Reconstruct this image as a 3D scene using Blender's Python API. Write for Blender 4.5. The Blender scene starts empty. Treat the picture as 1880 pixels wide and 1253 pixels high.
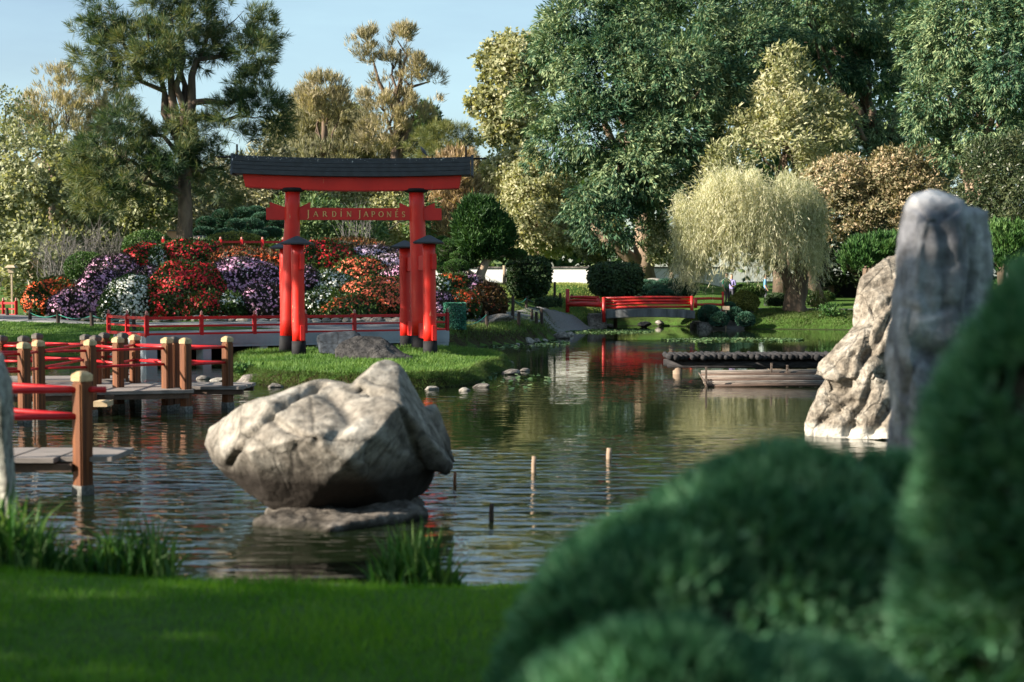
import bpy, bmesh, math, random
import numpy as np
from mathutils import Vector, noise, Matrix
R = math.radians
rng = np.random.default_rng(11)
random.seed(5)
SC = bpy.context.scene
COL = SC.collection

# ------------------------------------------------------------------ camera
CAM_H, F, PITCH = 1.8, 2611.0, math.atan(98.5 / 2611.0)
cd = bpy.data.cameras.new('camera')
cam = bpy.data.objects.new('camera', cd)
COL.objects.link(cam)
cam.location = (0, 0, CAM_H)
cam.rotation_euler = (R(90) - PITCH, 0, 0)
cd.sensor_width = 36.0
cd.lens = 50.0
cd.clip_start = 0.05
cd.clip_end = 3000
cd.dof.use_dof = True
cd.dof.focus_distance = 37.0
cd.dof.aperture_fstop = 2.0
SC.camera = cam

# ------------------------------------------------------------------ sky and sun
SUN_AZ_X, SUN_AZ_Y = -0.955, -0.295          # horizontal direction towards the sun
SUN_EL = R(25)
w = bpy.data.worlds.new('World')
SC.world = w
w.use_nodes = True
nt = w.node_tree
nt.nodes.clear()
sky = nt.nodes.new('ShaderNodeTexSky')
sky.sky_type = 'NISHITA'
sky.sun_disc = False
sky.sun_elevation = SUN_EL
sky.sun_rotation = math.atan2(SUN_AZ_X, SUN_AZ_Y)
sky.altitude = 0
sky.air_density = 1.0
sky.dust_density = .9
sky.ozone_density = 1.0
tc = nt.nodes.new('ShaderNodeTexCoord')
mp = nt.nodes.new('ShaderNodeMapping')
mp.inputs['Scale'].default_value = (1.0, 1.0, 5.0)
nz = nt.nodes.new('ShaderNodeTexNoise')
nz.inputs['Scale'].default_value = 2.2
nz.inputs['Detail'].default_value = 6
nz.inputs['Roughness'].default_value = 0.55
cr = nt.nodes.new('ShaderNodeValToRGB')
cr.color_ramp.elements[0].position = 0.30
cr.color_ramp.elements[0].color = (0, 0, 0, 1)
cr.color_ramp.elements[1].position = 0.8
cr.color_ramp.elements[1].color = (.62, .62, .62, 1)
mx = nt.nodes.new('ShaderNodeMix')
mx.data_type = 'RGBA'
mx.inputs['B'].default_value = (4.3, 6.3, 6.8, 1)
bg = nt.nodes.new('ShaderNodeBackground')
bg.inputs['Strength'].default_value = 0.058
wo = nt.nodes.new('ShaderNodeOutputWorld')
L = nt.links.new
L(tc.outputs['Generated'], mp.inputs['Vector'])
L(mp.outputs[0], nz.inputs['Vector'])
L(nz.outputs['Fac'], cr.inputs[0])
L(cr.outputs[0], mx.inputs['Factor'])
L(sky.outputs[0], mx.inputs['A'])
L(mx.outputs['Result'], bg.inputs['Color'])
L(bg.outputs[0], wo.inputs['Surface'])
sd_ = bpy.data.lights.new('sun', 'SUN')
sun = bpy.data.objects.new('sun', sd_)
COL.objects.link(sun)
sd_.energy = 5.0
sd_.angle = R(0.55)
sd_.color = (1.0, 0.89, 0.74)
sdir = Vector((SUN_AZ_X, SUN_AZ_Y, 0)).normalized() * math.cos(SUN_EL) + Vector((0, 0, math.sin(SUN_EL)))
sun.rotation_euler = sdir.to_track_quat('Z', 'Y').to_euler()
SUNV = np.array(sdir)
SC.view_settings.view_transform = 'Standard'
SC.view_settings.look = 'None'
SC.view_settings.exposure = 1.6
SC.view_settings.gamma = 1.0
SC.view_settings.use_curve_mapping = False
SC.cycles.use_denoising = True
SC.cycles.max_bounces = 6
SC.cycles.diffuse_bounces = 2
SC.cycles.glossy_bounces = 3
SC.cycles.transmission_bounces = 2
SC.cycles.transparent_max_bounces = 4
SC.cycles.caustics_reflective = False
SC.cycles.caustics_refractive = False

# ------------------------------------------------------------------ helpers
cT, sT = math.cos(PITCH), math.sin(PITCH)
def P(px, py, d):
    """point of the place at forward distance d that the surveyor's sight line (px, py) meets"""
    u, v = (px - 940) / F, (626.5 - py) / F
    dx, dy, dz = u, cT + v * sT, -sT + v * cT
    k = d / dy
    return np.array((dx * k, d, CAM_H + dz * k))
def G(px, py, z=0.0):
    u, v = (px - 940) / F, (626.5 - py) / F
    dx, dy, dz = u, cT + v * sT, -sT + v * cT
    k = (z - CAM_H) / dz
    return np.array((dx * k, dy * k, z))
def M(px_len, d): return px_len * d / F      # a length of so many survey units at distance d

WL = {}
def tag(o, label=None, cat=None, group=None, kind=None):
    if label: o['label'] = label
    if cat: o['category'] = cat
    if group: o['group'] = group
    if kind: o['kind'] = kind
    return o
def empty(name, loc, label, cat, group=None):
    o = bpy.data.objects.new(name, None)
    COL.objects.link(o)
    o.location = tuple(loc)
    o.empty_display_size = .2
    WL[o] = np.array(loc, float)
    return tag(o, label, cat, group)
def put(name, me, parent=None, loc=(0, 0, 0), rot=(0, 0, 0), scale=(1, 1, 1)):
    o = bpy.data.objects.new(name, me)
    COL.objects.link(o)
    loc = np.array(loc, float)
    WL[o] = loc
    if parent is not None:
        o.parent = parent
        loc = loc - WL[parent]
    o.location = tuple(loc)
    o.rotation_euler = rot
    o.scale = scale
    return o

class MB:
    """collects polygons for one mesh"""
    def __init__(s): s.v, s.f, s.n = [], [], 0
    def add(s, v, f):
        s.v.extend([tuple(map(float, p)) for p in v])
        s.f.extend([tuple(int(i) + s.n for i in q) for q in f])
        s.n = len(s.v)
        return s
    def box(s, c, size, rz=0, taper=1.0, ax=None):
        cx, cy, cz = c
        hx, hy, hz = [q / 2 for q in size]
        vs = []
        for z, t in ((-hz, 1), (hz, taper)):
            for x, y in ((-hx, -hy), (hx, -hy), (hx, hy), (-hx, hy)):
                x, y = x * t, y * t
                vs.append((cx + x * math.cos(rz) - y * math.sin(rz), cy + x * math.sin(rz) + y * math.cos(rz), cz + z))
        return s.add(vs, [(3, 2, 1, 0), (4, 5, 6, 7), (0, 1, 5, 4), (1, 2, 6, 5), (2, 3, 7, 6), (3, 0, 4, 7)])
    def bar(s, a, b, w, h):
        """box beam between two points, width w sideways and height h"""
        a, b = np.array(a, float), np.array(b, float)
        d = b - a
        d = d / np.linalg.norm(d)
        up = np.array((0, 0, 1.0)) if abs(d[2]) < .95 else np.array((0, 1.0, 0))
        sd = np.cross(d, up); sd /= np.linalg.norm(sd)
        up = np.cross(sd, d)
        vs = [p + sd * i * w / 2 + up * j * h / 2 for p in (a, b) for i, j in ((-1, -1), (1, -1), (1, 1), (-1, 1))]
        return s.add(vs, [(3, 2, 1, 0), (4, 5, 6, 7), (0, 1, 5, 4), (1, 2, 6, 5), (2, 3, 7, 6), (3, 0, 4, 7)])
    def tube(s, pts, rad, n=8, wob=0.0):
        pts = [np.array(p, float) for p in pts]
        if not hasattr(rad, '__len__'): rad = [rad] * len(pts)
        vs, fs = [], []
        ref = None
        for i, p in enumerate(pts):
            d = pts[min(i + 1, len(pts) - 1)] - pts[max(i - 1, 0)]
            d = d / (np.linalg.norm(d) + 1e-9)
            if ref is None:
                ref = np.array((1.0, 0, 0)) if abs(d[0]) < .8 else np.array((0, 1.0, 0))
            a = np.cross(d, ref); a /= (np.linalg.norm(a) + 1e-9)
            b = np.cross(d, a)
            ref = -np.cross(d, a) if False else ref
            for k in range(n):
                t = 2 * math.pi * k / n
                r = rad[i] * (1 + (random.random() - .5) * wob)
                vs.append(p + (a * math.cos(t) + b * math.sin(t)) * r)
        for i in range(len(pts) - 1):
            for k in range(n):
                k2 = (k + 1) % n
                fs.append((i * n + k, i * n + k2, (i + 1) * n + k2, (i + 1) * n + k))
        fs.append(tuple(range(n))[::-1])
        fs.append(tuple((len(pts) - 1) * n + k for k in range(n)))
        return s.add(vs, fs)
    def lathe(s, c, prof, n=16, sy=1.0):
        vs, fs = [], []
        for r, z in prof:
            for k in range(n):
                t = 2 * math.pi * k / n
                vs.append((c[0] + r * math.cos(t), c[1] + r * sy * math.sin(t), c[2] + z))
        for i in range(len(prof) - 1):
            for k in range(n):
                k2 = (k + 1) % n
                fs.append((i * n + k, i * n + k2, (i + 1) * n + k2, (i + 1) * n + k))
        fs.append(tuple(range(n))[::-1])
        fs.append(tuple((len(prof) - 1) * n + k for k in range(n)))
        return s.add(vs, fs)
    def mesh(s, name, mat, smooth=False, bevel=0, bseg=2):
        me = bpy.data.meshes.new(name)
        me.from_pydata(s.v, [], s.f)
        if bevel:
            bm = bmesh.new(); bm.from_mesh(me)
            bmesh.ops.recalc_face_normals(bm, faces=bm.faces)
            bmesh.ops.bevel(bm, geom=bm.edges[:], offset=bevel, segments=bseg, affect='EDGES', clamp_overlap=True)
            bm.to_mesh(me); bm.free()
        else:
            bm = bmesh.new(); bm.from_mesh(me)
            bmesh.ops.recalc_face_normals(bm, faces=bm.faces)
            bm.to_mesh(me); bm.free()
        if smooth:
            me.polygons.foreach_set('use_smooth', [True] * len(me.polygons))
        me.materials.append(mat)
        return me

def npmesh(name, V, Q, mat, smooth=False, mi=None):
    V = np.ascontiguousarray(V, np.float32).reshape(-1, 3)
    Q = np.ascontiguousarray(Q, np.int32)
    m, k = Q.shape
    me = bpy.data.meshes.new(name)
    me.vertices.add(len(V)); me.vertices.foreach_set('co', V.ravel())
    me.loops.add(m * k); me.loops.foreach_set('vertex_index', Q.ravel())
    me.polygons.add(m)
    me.polygons.foreach_set('loop_start', np.arange(0, m * k, k, dtype=np.int32))
    if smooth: me.polygons.foreach_set('use_smooth', np.ones(m, bool))
    for q in (mat if isinstance(mat, (list, tuple)) else [mat]): me.materials.append(q)
    if mi is not None: me.polygons.foreach_set('material_index', np.ascontiguousarray(mi, np.int32))
    me.update(calc_edges=True)
    return me

def nrm(a): return a / (np.linalg.norm(a, axis=-1, keepdims=True) + 1e-9)
def twigs(Pt, D, k, Ln, Wd, spread, N=None, scat=0.0, lj=.35, droop=0.0, nj=.55):
    """k pointed leaves at every twig: diamonds with base, two sides and tip. Returns verts (n,4,3)"""
    n = len(Pt)
    B = np.repeat(Pt, k, 0) + rng.normal(size=(n * k, 3)) * scat
    d = nrm(np.repeat(D, k, 0) + rng.normal(size=(n * k, 3)) * spread - np.array((0, 0, droop)))
    nn = rng.normal(size=(n * k, 3)) if N is None else np.repeat(N, k, 0) + rng.normal(size=(n * k, 3)) * nj
    s = nrm(np.cross(d, nn))
    l = Ln * (1 + rng.uniform(-lj, lj, (n * k, 1)))
    wd = Wd * (1 + rng.uniform(-.3, .3, (n * k, 1)))
    V = np.stack([B, B + d * l * .5 + s * wd * .5, B + d * l, B + d * l * .5 - s * wd * .5], 1)
    return V
def quads(*Vs):
    V = np.concatenate([v.reshape(-1, 3) for v in Vs])
    return V, np.arange(len(V), dtype=np.int32).reshape(-1, 4)

def sphere_dirs(n, back=1.0):
    d = nrm(rng.normal(size=(n, 3)))
    if back < 1:                                   # thin out the side nobody can see
        keep = (d[:, 1] < .35) | (rng.random(n) < back)
        d = d[keep]
    return d
def cubesphere(n):
    vs, fs = [], []
    t = np.tan(np.linspace(-math.pi / 4, math.pi / 4, n + 1))
    for ax in range(3):
        for sg in (-1, 1):
            b = len(vs)
            for i in range(n + 1):
                for j in range(n + 1):
                    p = np.zeros(3); p[ax] = sg; p[(ax + 1) % 3] = t[i] * sg; p[(ax + 2) % 3] = t[j]
                    vs.append(p / np.linalg.norm(p))
            for i in range(n):
                for j in range(n):
                    a = b + i * (n + 1) + j
                    fs.append((a, a + n + 1, a + n + 2, a + 1))
    return np.array(vs), np.array(fs)
CS6, CF6 = cubesphere(6)

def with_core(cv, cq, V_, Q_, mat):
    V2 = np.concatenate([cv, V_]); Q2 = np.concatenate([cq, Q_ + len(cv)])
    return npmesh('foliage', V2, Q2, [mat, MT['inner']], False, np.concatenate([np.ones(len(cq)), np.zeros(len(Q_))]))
# ------------------------------------------------------------------ materials
def newmat(name):
    m = bpy.data.materials.new(name); m.use_nodes = True
    t = m.node_tree
    return m, t, t.nodes['Principled BSDF'], t.nodes['Material Output']
def node(t, ty, **kw):
    n = t.nodes.new(ty)
    for k, v in kw.items():
        if hasattr(n, k) and k not in ('Scale', 'Detail'): setattr(n, k, v)
        else: n.inputs[k].default_value = v
    return n
def ramp(t, src, stops):
    n = t.nodes.new('ShaderNodeValToRGB')
    e = n.color_ramp.elements
    while len(e) < len(stops): e.new(0.5)
    for q, (p, c) in zip(e, stops):
        q.position = p; q.color = (*c, 1) if len(c) == 3 else c
    t.links.new(src, n.inputs[0])
    return n.outputs[0]
def mixc(t, a, b, f, mode='MIX'):
    n = t.nodes.new('ShaderNodeMix'); n.data_type = 'RGBA'; n.blend_type = mode
    for s, k in ((a, 'A'), (b, 'B'), (f, 'Factor')):
        if isinstance(s, (int, float)): n.inputs[k].default_value = s
        elif isinstance(s, tuple): n.inputs[k].default_value = (*s, 1) if len(s) == 3 else s
        else: t.links.new(s, n.inputs[k])
    return n.outputs['Result']
def noise_out(t, scale, detail=4, rough=.55, vec=None, stretch=None, obj=True):
    c = t.nodes.new('ShaderNodeTexCoord')
    src = c.outputs['Object'] if obj else vec
    if vec is not None: src = vec
    if stretch:
        mpn = t.nodes.new('ShaderNodeMapping'); mpn.inputs['Scale'].default_value = stretch
        t.links.new(src, mpn.inputs[0]); src = mpn.outputs[0]
    n = t.nodes.new('ShaderNodeTexNoise')
    n.inputs['Scale'].default_value = scale; n.inputs['Detail'].default_value = detail
    n.inputs['Roughness'].default_value = rough
    t.links.new(src, n.inputs['Vector'])
    return n.outputs['Fac']
def bumpn(t, b, h, strength=.5, dist=.02):
    n = t.nodes.new('ShaderNodeBump'); n.inputs['Strength'].default_value = strength; n.inputs['Distance'].default_value = dist
    t.links.new(h, n.inputs['Height']); t.links.new(n.outputs[0], b.inputs['Normal'])
    return n

def leaf_mat(name, dark, mid, light, trans=.35, scale=.35, rough=.6):
    m, t, b, o = newmat(name)
    g = node(t, 'ShaderNodeNewGeometry')
    nf = noise_out(t, scale, 3)
    a = node(t, 'ShaderNodeMath', operation='ADD')
    m1 = node(t, 'ShaderNodeMath', operation='MULTIPLY'); m1.inputs[1].default_value = .45
    t.links.new(g.outputs['Random Per Island'], m1.inputs[0])
    t.links.new(m1.outputs[0], a.inputs[0]); t.links.new(nf, a.inputs[1])
    col = ramp(t, a.outputs[0], [(.42, dark), (.68, mid), (.98, light)])
    t.links.new(col, b.inputs['Base Color'])
    b.inputs['Roughness'].default_value = rough
    b.inputs['Specular IOR Level'].default_value = .3
    tr = node(t, 'ShaderNodeBsdfTranslucent')
    tc_ = mixc(t, col, (1.0, .97, .5), 1.0, 'MULTIPLY')
    t.links.new(tc_, tr.inputs['Color'])
    ms = node(t, 'ShaderNodeMixShader'); ms.inputs[0].default_value = trans
    t.links.new(b.outputs[0], ms.inputs[1]); t.links.new(tr.outputs[0], ms.inputs[2])
    t.links.new(ms.outputs[0], o.inputs['Surface'])
    return m
def plain(name, c1, c2=None, rough=.6, scale=6, bump=.0, stretch=None, spec=.5, coat=0, c3=None, bdist=.02, detail=5):
    m, t, b, o = newmat(name)
    b.inputs['Roughness'].default_value = rough
    b.inputs['Specular IOR Level'].default_value = spec
    if c2 is None: b.inputs['Base Color'].default_value = (*c1, 1)
    else:
        nf = noise_out(t, scale, detail, .6, stretch=stretch)
        st = [(.33, c1), (.67, c2)] if c3 is None else [(.3, c1), (.55, c2), (.72, c3)]
        t.links.new(ramp(t, nf, st), b.inputs['Base Color'])
        if bump: bumpn(t, b, nf, bump, bdist)
    if coat:
        b.inputs['Coat Weight'].default_value = coat; b.inputs['Coat Roughness'].default_value = .15
    return m
def paint_red(name, base, dark, worn, wear=.66):
    m, t, b, o = newmat(name)
    n1 = noise_out(t, 1.6, 4, .5)
    n2 = noise_out(t, 9, 8, .7, stretch=(1, 1, .22))
    n3 = noise_out(t, 38, 4, .6, stretch=(1, 1, .15))
    c = ramp(t, n1, [(.3, dark), (.62, base)])
    k = ramp(t, n2, [(wear, (0, 0, 0)), (wear + .05, (1, 1, 1))])
    c = mixc(t, c, worn, k)
    t.links.new(c, b.inputs['Base Color'])
    t.links.new(ramp(t, n2, [(.35, (.36,) * 3), (.7, (.62,) * 3)]), b.inputs['Roughness'])
    bumpn(t, b, n3, .35, .004)
    b.inputs['Specular IOR Level'].default_value = .4
    return m
def rock_mat(name, dark, mid, light, scale=2.2, stain=None, stain_pos=.62, bump=.8, bdist=.03, band=None, rough=.85):
    m, t, b, o = newmat(name)
    n1 = noise_out(t, scale, 9, .62)
    n2 = noise_out(t, scale * 6, 8, .65)
    n3 = noise_out(t, scale * .45, 5, .6)
    c = ramp(t, n1, [(.3, dark), (.5, mid), (.7, light)])
    c2 = ramp(t, n2, [(.34, (.25,) * 3), (.6, (1.15,) * 3)])
    c = mixc(t, c, c2, .85, 'MULTIPLY')
    if stain:
        k = ramp(t, n3, [(stain_pos, (0, 0, 0)), (stain_pos + .08, (1, 1, 1))])
        c = mixc(t, c, stain, k)
    v = node(t, 'ShaderNodeTexVoronoi', feature='DISTANCE_TO_EDGE'); v.inputs['Scale'].default_value = scale * .9
    tcn = node(t, 'ShaderNodeTexCoord')
    wv = mixc(t, tcn.outputs['Object'], n1, .18)
    t.links.new(wv, v.inputs['Vector'])
    c = mixc(t, c, ramp(t, v.outputs['Distance'], [(0, (.25,) * 3), (.022, (1,) * 3)]), .7, 'MULTIPLY')      # darker lines along the joints
    if band:                                       # water-line growth and wetness, with underside shade painted in on the boulder: (z, colour)
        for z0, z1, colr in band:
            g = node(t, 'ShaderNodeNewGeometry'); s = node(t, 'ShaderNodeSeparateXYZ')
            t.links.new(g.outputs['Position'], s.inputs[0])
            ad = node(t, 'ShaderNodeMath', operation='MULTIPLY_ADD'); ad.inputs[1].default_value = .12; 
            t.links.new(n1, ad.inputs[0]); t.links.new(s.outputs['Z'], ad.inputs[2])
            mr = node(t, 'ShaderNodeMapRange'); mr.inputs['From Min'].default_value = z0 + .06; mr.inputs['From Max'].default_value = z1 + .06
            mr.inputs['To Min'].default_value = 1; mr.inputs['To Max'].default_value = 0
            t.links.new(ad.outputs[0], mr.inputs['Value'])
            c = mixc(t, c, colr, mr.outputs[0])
    t.links.new(c, b.inputs['Base Color'])
    b.inputs['Roughness'].default_value = rough; b.inputs['Specular IOR Level'].default_value = .2
    hh = node(t, 'ShaderNodeMath', operation='ADD'); t.links.new(n1, hh.inputs[0])
    h2 = node(t, 'ShaderNodeMath', operation='MULTIPLY'); h2.inputs[1].default_value = .45; t.links.new(n2, h2.inputs[0]); t.links.new(h2.outputs[0], hh.inputs[1])
    ck = ramp(t, v.outputs['Distance'], [(0, (0,) * 3), (.035, (1,) * 3)])
    h3 = node(t, 'ShaderNodeMath', operation='MULTIPLY_ADD'); h3.inputs[1].default_value = .12
    t.links.new(ck, h3.inputs[0]); t.links.new(hh.outputs[0], h3.inputs[2])
    bumpn(t, b, h3.outputs[0], bump, bdist)
    return m

MT = {}
MT['red'] = paint_red('gate_red_paint', (.68, .020, .010), (.52, .012, .008), (.66, .24, .13), .63)
MT['red_rail'] = paint_red('rail_red_paint', (.50, .008, .012), (.34, .006, .010), (.36, .08, .06), .72)
MT['sign_red'] = paint_red('sign_red_paint', (.58, .022, .018), (.46, .016, .014), (.60, .12, .08), .70)
MT['black'] = plain('black_paint', (.008, .008, .010), (.018, .018, .021), .75, 8, .1, spec=.2)
MT['gold'] = plain('gilt_lettering', (.62, .40, .14), (.72, .5, .2), .45, 20)
MT['brass'] = plain('worn_brass_cap', (.28, .19, .09), (.48, .37, .20), .42, 14, .1, spec=.6)
MT['post_wood'] = plain('stained_post_wood', (.045, .013, .004), (.13, .042, .012), .6, 9, .25, (3, 3, .2), c3=(.24, .088, .028), bdist=.002, spec=.3)
MT['deck'] = plain('weathered_deck_board', (.12, .105, .095), (.24, .21, .195), .75, 7, .5, (.4, 4, 4), bdist=.006)
MT['deck_edge'] = plain('deck_beam_wood', (.05, .03, .02), (.12, .07, .045), .8, 6, .4)
MT['log'] = plain('dark_old_log', (.008, .008, .009), (.045, .043, .045), .9, 6, .3, (1, 1, 4), bdist=.008, spec=.2)
MT['bamboo'] = plain('weathered_bamboo', (.035, .024, .017), (.16, .12, .095), .65, 5, .3, (.5, 5, 5))
MT['concrete'] = plain('grey_blue_concrete', (.22, .26, .29), (.34, .38, .41), .85, 1.3, .2)
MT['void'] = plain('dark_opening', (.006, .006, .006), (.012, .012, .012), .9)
MT['paving'] = plain('grey_path_gravel', (.11, .11, .118), (.18, .178, .185), .9, 14, .3)
MT['white'] = plain('white_stucco', (.78, .76, .72), (.86, .85, .82), .8, .6)
MT['bark_pine'] = plain('pine_bark', (.035, .026, .022), (.12, .085, .065), .95, 3.2, 1.0, (1, 1, .28), c3=(.18, .13, .10), bdist=.08)
MT['bark'] = plain('brown_bark', (.06, .042, .03), (.17, .12, .085), .95, 2.4, 1.0, (1, 1, .3), bdist=.06)
MT['bark_light'] = plain('pale_bark', (.16, .11, .08), (.36, .27, .19), .9, 2.4, .8, (1, 1, .35), bdist=.05)
MT['twig'] = plain('grey_twig', (.09, .082, .08), (.17, .16, .155), .9, 5)
MT['soil'] = plain('dark_soil', (.03, .022, .014), (.07, .05, .03), .95, 6, .5)
MT['stake'] = plain('dark_stake_wood', (.02, .012, .009), (.055, .034, .025), .85, 9, .3, (1, 1, .3))
MT['inner'] = plain('shaded_core', (.014, .018, .010), (.035, .035, .022), .95, 8)  # solid foliage core, coloured dark to stand in for shade inside
MT['rope'] = plain('green_rope', (.01, .16, .12))
MT['net'] = leaf_mat('teal_cover', (.02, .10, .07), (.05, .22, .15), (.16, .40, .29), .1, 3)
MT['stone'] = rock_mat('shore_stone', (.06, .055, .05), (.17, .155, .14), (.32, .29, .26), 2.5)
MT['stone_pale'] = rock_mat('pale_shore_stone', (.14, .13, .11), (.30, .28, .25), (.46, .43, .39), 2.5)
# ------------------------------------------------------------------ terrain
POND = np.array([(-24, 8.6), (-6, 8.5), (-3, 8.3), (-1.6, 8.12), (0, 8.05), (1.6, 8.3), (3.2, 9.5), (5.6, 12.5), (7.5, 18), (9.5, 26), (13, 38), (17.5, 50),
                 (18.5, 57), (14.5, 60.2), (11, 61.3), (8.2, 62), (7.9, 66.5), (4.4, 66.5), (4.2, 61.5), (2.7, 59.6), (1.9, 57.5), (1.75, 52), (1.1, 47),
                 (.35, 45.1), (-1.0, 42.8), (-1.7, 40.3), (-3.3, 41.6), (-8, 39.8), (-9.9, 38.6), (-10.6, 36.8), (-14, 35.8), (-24, 35)])
ISLE = np.array([(-6.25, 31.2), (-5.9, 29), (-5.2, 27), (-4.2, 25.6), (-3, 25.0), (-1.8, 25.0), (-.95, 25.6), (-.55, 27), (-.45, 29), (-.05, 31.0), (.05, 33), (-.5, 35.2),
                 (-1.5, 36.6), (-3.2, 36.4), (-5.3, 35.7), (-6.3, 34.2), (-6.6, 32.6)])
def smooth_poly(p, it=2):
    for _ in range(it):
        q = np.roll(p, -1, 0)
        p = np.stack([p * .75 + q * .25, p * .25 + q * .75], 1).reshape(-1, 2)
    return p
POND_S, ISLE_S = smooth_poly(POND), smooth_poly(ISLE)
def sdist(pts, poly):
    """signed distance, positive inside"""
    pts = np.asarray(pts, float)
    a = poly; b = np.roll(poly, -1, 0)
    best = np.full(len(pts), 1e9); inside = np.zeros(len(pts), bool)
    for (x0, y0), (x1, y1) in zip(a, b):
        dx, dy = x1 - x0, y1 - y0
        t = np.clip(((pts[:, 0] - x0) * dx + (pts[:, 1] - y0) * dy) / (dx * dx + dy * dy + 1e-12), 0, 1)
        d = np.hypot(pts[:, 0] - x0 - t * dx, pts[:, 1] - y0 - t * dy)
        best = np.minimum(best, d)
        c = ((y0 > pts[:, 1]) != (y1 > pts[:, 1]))
        with np.errstate(divide='ignore', invalid='ignore'):
            xi = (x1 - x0) * (pts[:, 1] - y0) / (y1 - y0) + x0
        inside ^= c & (pts[:, 0] < xi)
    return np.where(inside, best, -best)
def sm(x): x = np.clip(x, 0, 1); return x * x * (3 - 2 * x)
CTRL = np.array([(-3, 4, .27), (0, 6, .25), (3, 5, .28), (-8, 5, .3), (8, 8, .4), (12, 16, .5), (14, 28, .6), (22, 45, .7), (-3, 0, .3), (6, 0, .3), (-20, 5, .5), (-26, 20, .6),
                 (-12, 38, .45), (-16, 42, .62), (-10.5, 42, .65), (-9, 46, .7), (-18, 52, .8), (-26, 50, .9), (-4, 44, .66), (-2.5, 46, .62), (-.5, 47, .6), (0, 50, .85), (1.0, 54, .95),
                 (0, 60, 1.35), (2.5, 63, 1.45), (3, 69, 1.95), (-2, 69, 2.0), (0, 80, 2.15), (6, 82, 2.2), (-6, 80, 2.3), (9, 72, 1.3), (6.6, 65.5, .85), (7.6, 67, .9), (12, 68, .75), (17, 66, .7), (24, 66, .8), (20, 80, 1.2), (35, 80, 1.5), (40, 50, 1.2),
                 (-12, 62, 1.8), (-22, 64, 1.3), (-30, 90, 2), (0, 110, 2.5), (40, 120, 2.5), (-60, 60, 2), (70, 60, 2), (0, -30, .4), (-60, 0, 1), (60, 0, 1), (3.5, 62.5, 1.0), (9, 63, .65), (2.6, 61, .85)])
def land(pts):
    d2 = (pts[:, None, 0] - CTRL[None, :, 0]) ** 2 + (pts[:, None, 1] - CTRL[None, :, 1]) ** 2 + .6
    wgt = d2 ** -2.0
    return (wgt * CTRL[None, :, 2]).sum(1) / wgt.sum(1)
def mound(pts):
    """the planted hill behind the landing"""
    x, y = pts[:, 0], pts[:, 1]
    cx, cy = -7.2, 54.0
    q = np.sqrt(((x - cx) / np.where(x < cx, 9.8, 6.4)) ** 2 + ((y - cy) / 8.5) ** 2)
    return 2.15 * sm((1.0 - q) / .8)
def lump(pts, a=.05, s=.7):
    x, y = pts[:, 0], pts[:, 1]
    return a * (np.sin(x * s * 1.7 + 1.3 * np.sin(y * s)) + np.sin(y * s * 1.3 + 1.1 * np.sin(x * s * 1.9))) * .5
def height(pts):
    pts = np.atleast_2d(np.asarray(pts, float))[:, :2]
    sp = sdist(pts, POND_S); si = sdist(pts, ISLE_S)
    lp = np.maximum(land(pts) + mound(pts) + lump(pts, .05), .12)
    near = pts[:, 1] < 15
    edge = np.where(near, .35, np.where((pts[:, 0] > -3) & (pts[:, 0] < 1.6) & (pts[:, 1] < 48), .25, .9))
    zl = .02 + (lp - .02) * (.55 * sm(-sp / np.where(pts[:, 1] > 50, .9, .35)) + .45 * sm(-sp / (edge * 3)))
    zp = -.9 * sm(sp / 1.6)
    z = np.where(sp > 0, zp, zl)
    zi = (.27 + .10 * sm((si - .3) / 2.8) + lump(pts, .03, 1.2)) * sm(si / .28) - .001
    return np.where(si > 0, np.maximum(zi, .0), z)
def H(x, y): return float(height([(x, y)])[0])

gx = np.unique(np.concatenate([np.linspace(-400, -60, 12), np.linspace(-60, -24, 30), np.arange(-24, 26, .36), np.linspace(26, 70, 34), np.linspace(70, 400, 12)]))
gy = np.unique(np.concatenate([np.linspace(-150, -10, 12), np.linspace(-10, 3, 14), np.arange(3, 12, .2), np.arange(12, 24, .4), np.arange(24, 70, .26), np.linspace(70, 130, 60), np.linspace(130, 700, 20)]))
X, Y = np.meshgrid(gx, gy)
pts = np.stack([X.ravel(), Y.ravel()], 1)
Z = np.concatenate([height(pts[i:i + 20000]) for i in range(0, len(pts), 20000)])
V = np.column_stack([pts, Z])
nx, ny = len(gx), len(gy)
I = np.arange(nx * ny).reshape(ny, nx)
Q = np.stack([I[:-1, :-1], I[:-1, 1:], I[1:, 1:], I[1:, :-1]], -1).reshape(-1, 4)
def ground_mat():
    m, t, b, o = newmat('lawn_and_soil')
    n1 = noise_out(t, .35, 5); n2 = noise_out(t, 9, 6, .7); n3 = noise_out(t, 60, 4, .7)
    c = ramp(t, n1, [(.3, (.035, .085, .014)), (.5, (.055, .12, .02)), (.72, (.10, .16, .035))])
    c = mixc(t, c, ramp(t, n2, [(.3, (.55,) * 3), (.65, (1.25,) * 3)]), .8, 'MULTIPLY')
    g = node(t, 'ShaderNodeNewGeometry'); s = node(t, 'ShaderNodeSeparateXYZ'); s2 = node(t, 'ShaderNodeSeparateXYZ')
    t.links.new(g.outputs['True Normal'], s.inputs[0]); t.links.new(g.outputs['Position'], s2.inputs[0])
    k = ramp(t, s.outputs['Z'], [(.62, (1,) * 3), (.86, (0,) * 3)])
    c = mixc(t, c, (.035, .026, .014), k)
    k = ramp(t, s2.outputs['Z'], [(.0, (1,) * 3), (.06, (0,) * 3)])
    c = mixc(t, c, (.022, .020, .012), k)
    t.links.new(c, b.inputs['Base Color']); b.inputs['Roughness'].default_value = .95; b.inputs['Specular IOR Level'].default_value = .15
    bumpn(t, b, n3, .8, .03)
    return m
tag(put('ground', npmesh('ground', V, Q, ground_mat(), True)), 'grassy garden ground running round the pond and under the trees', None, None, 'structure')

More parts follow.
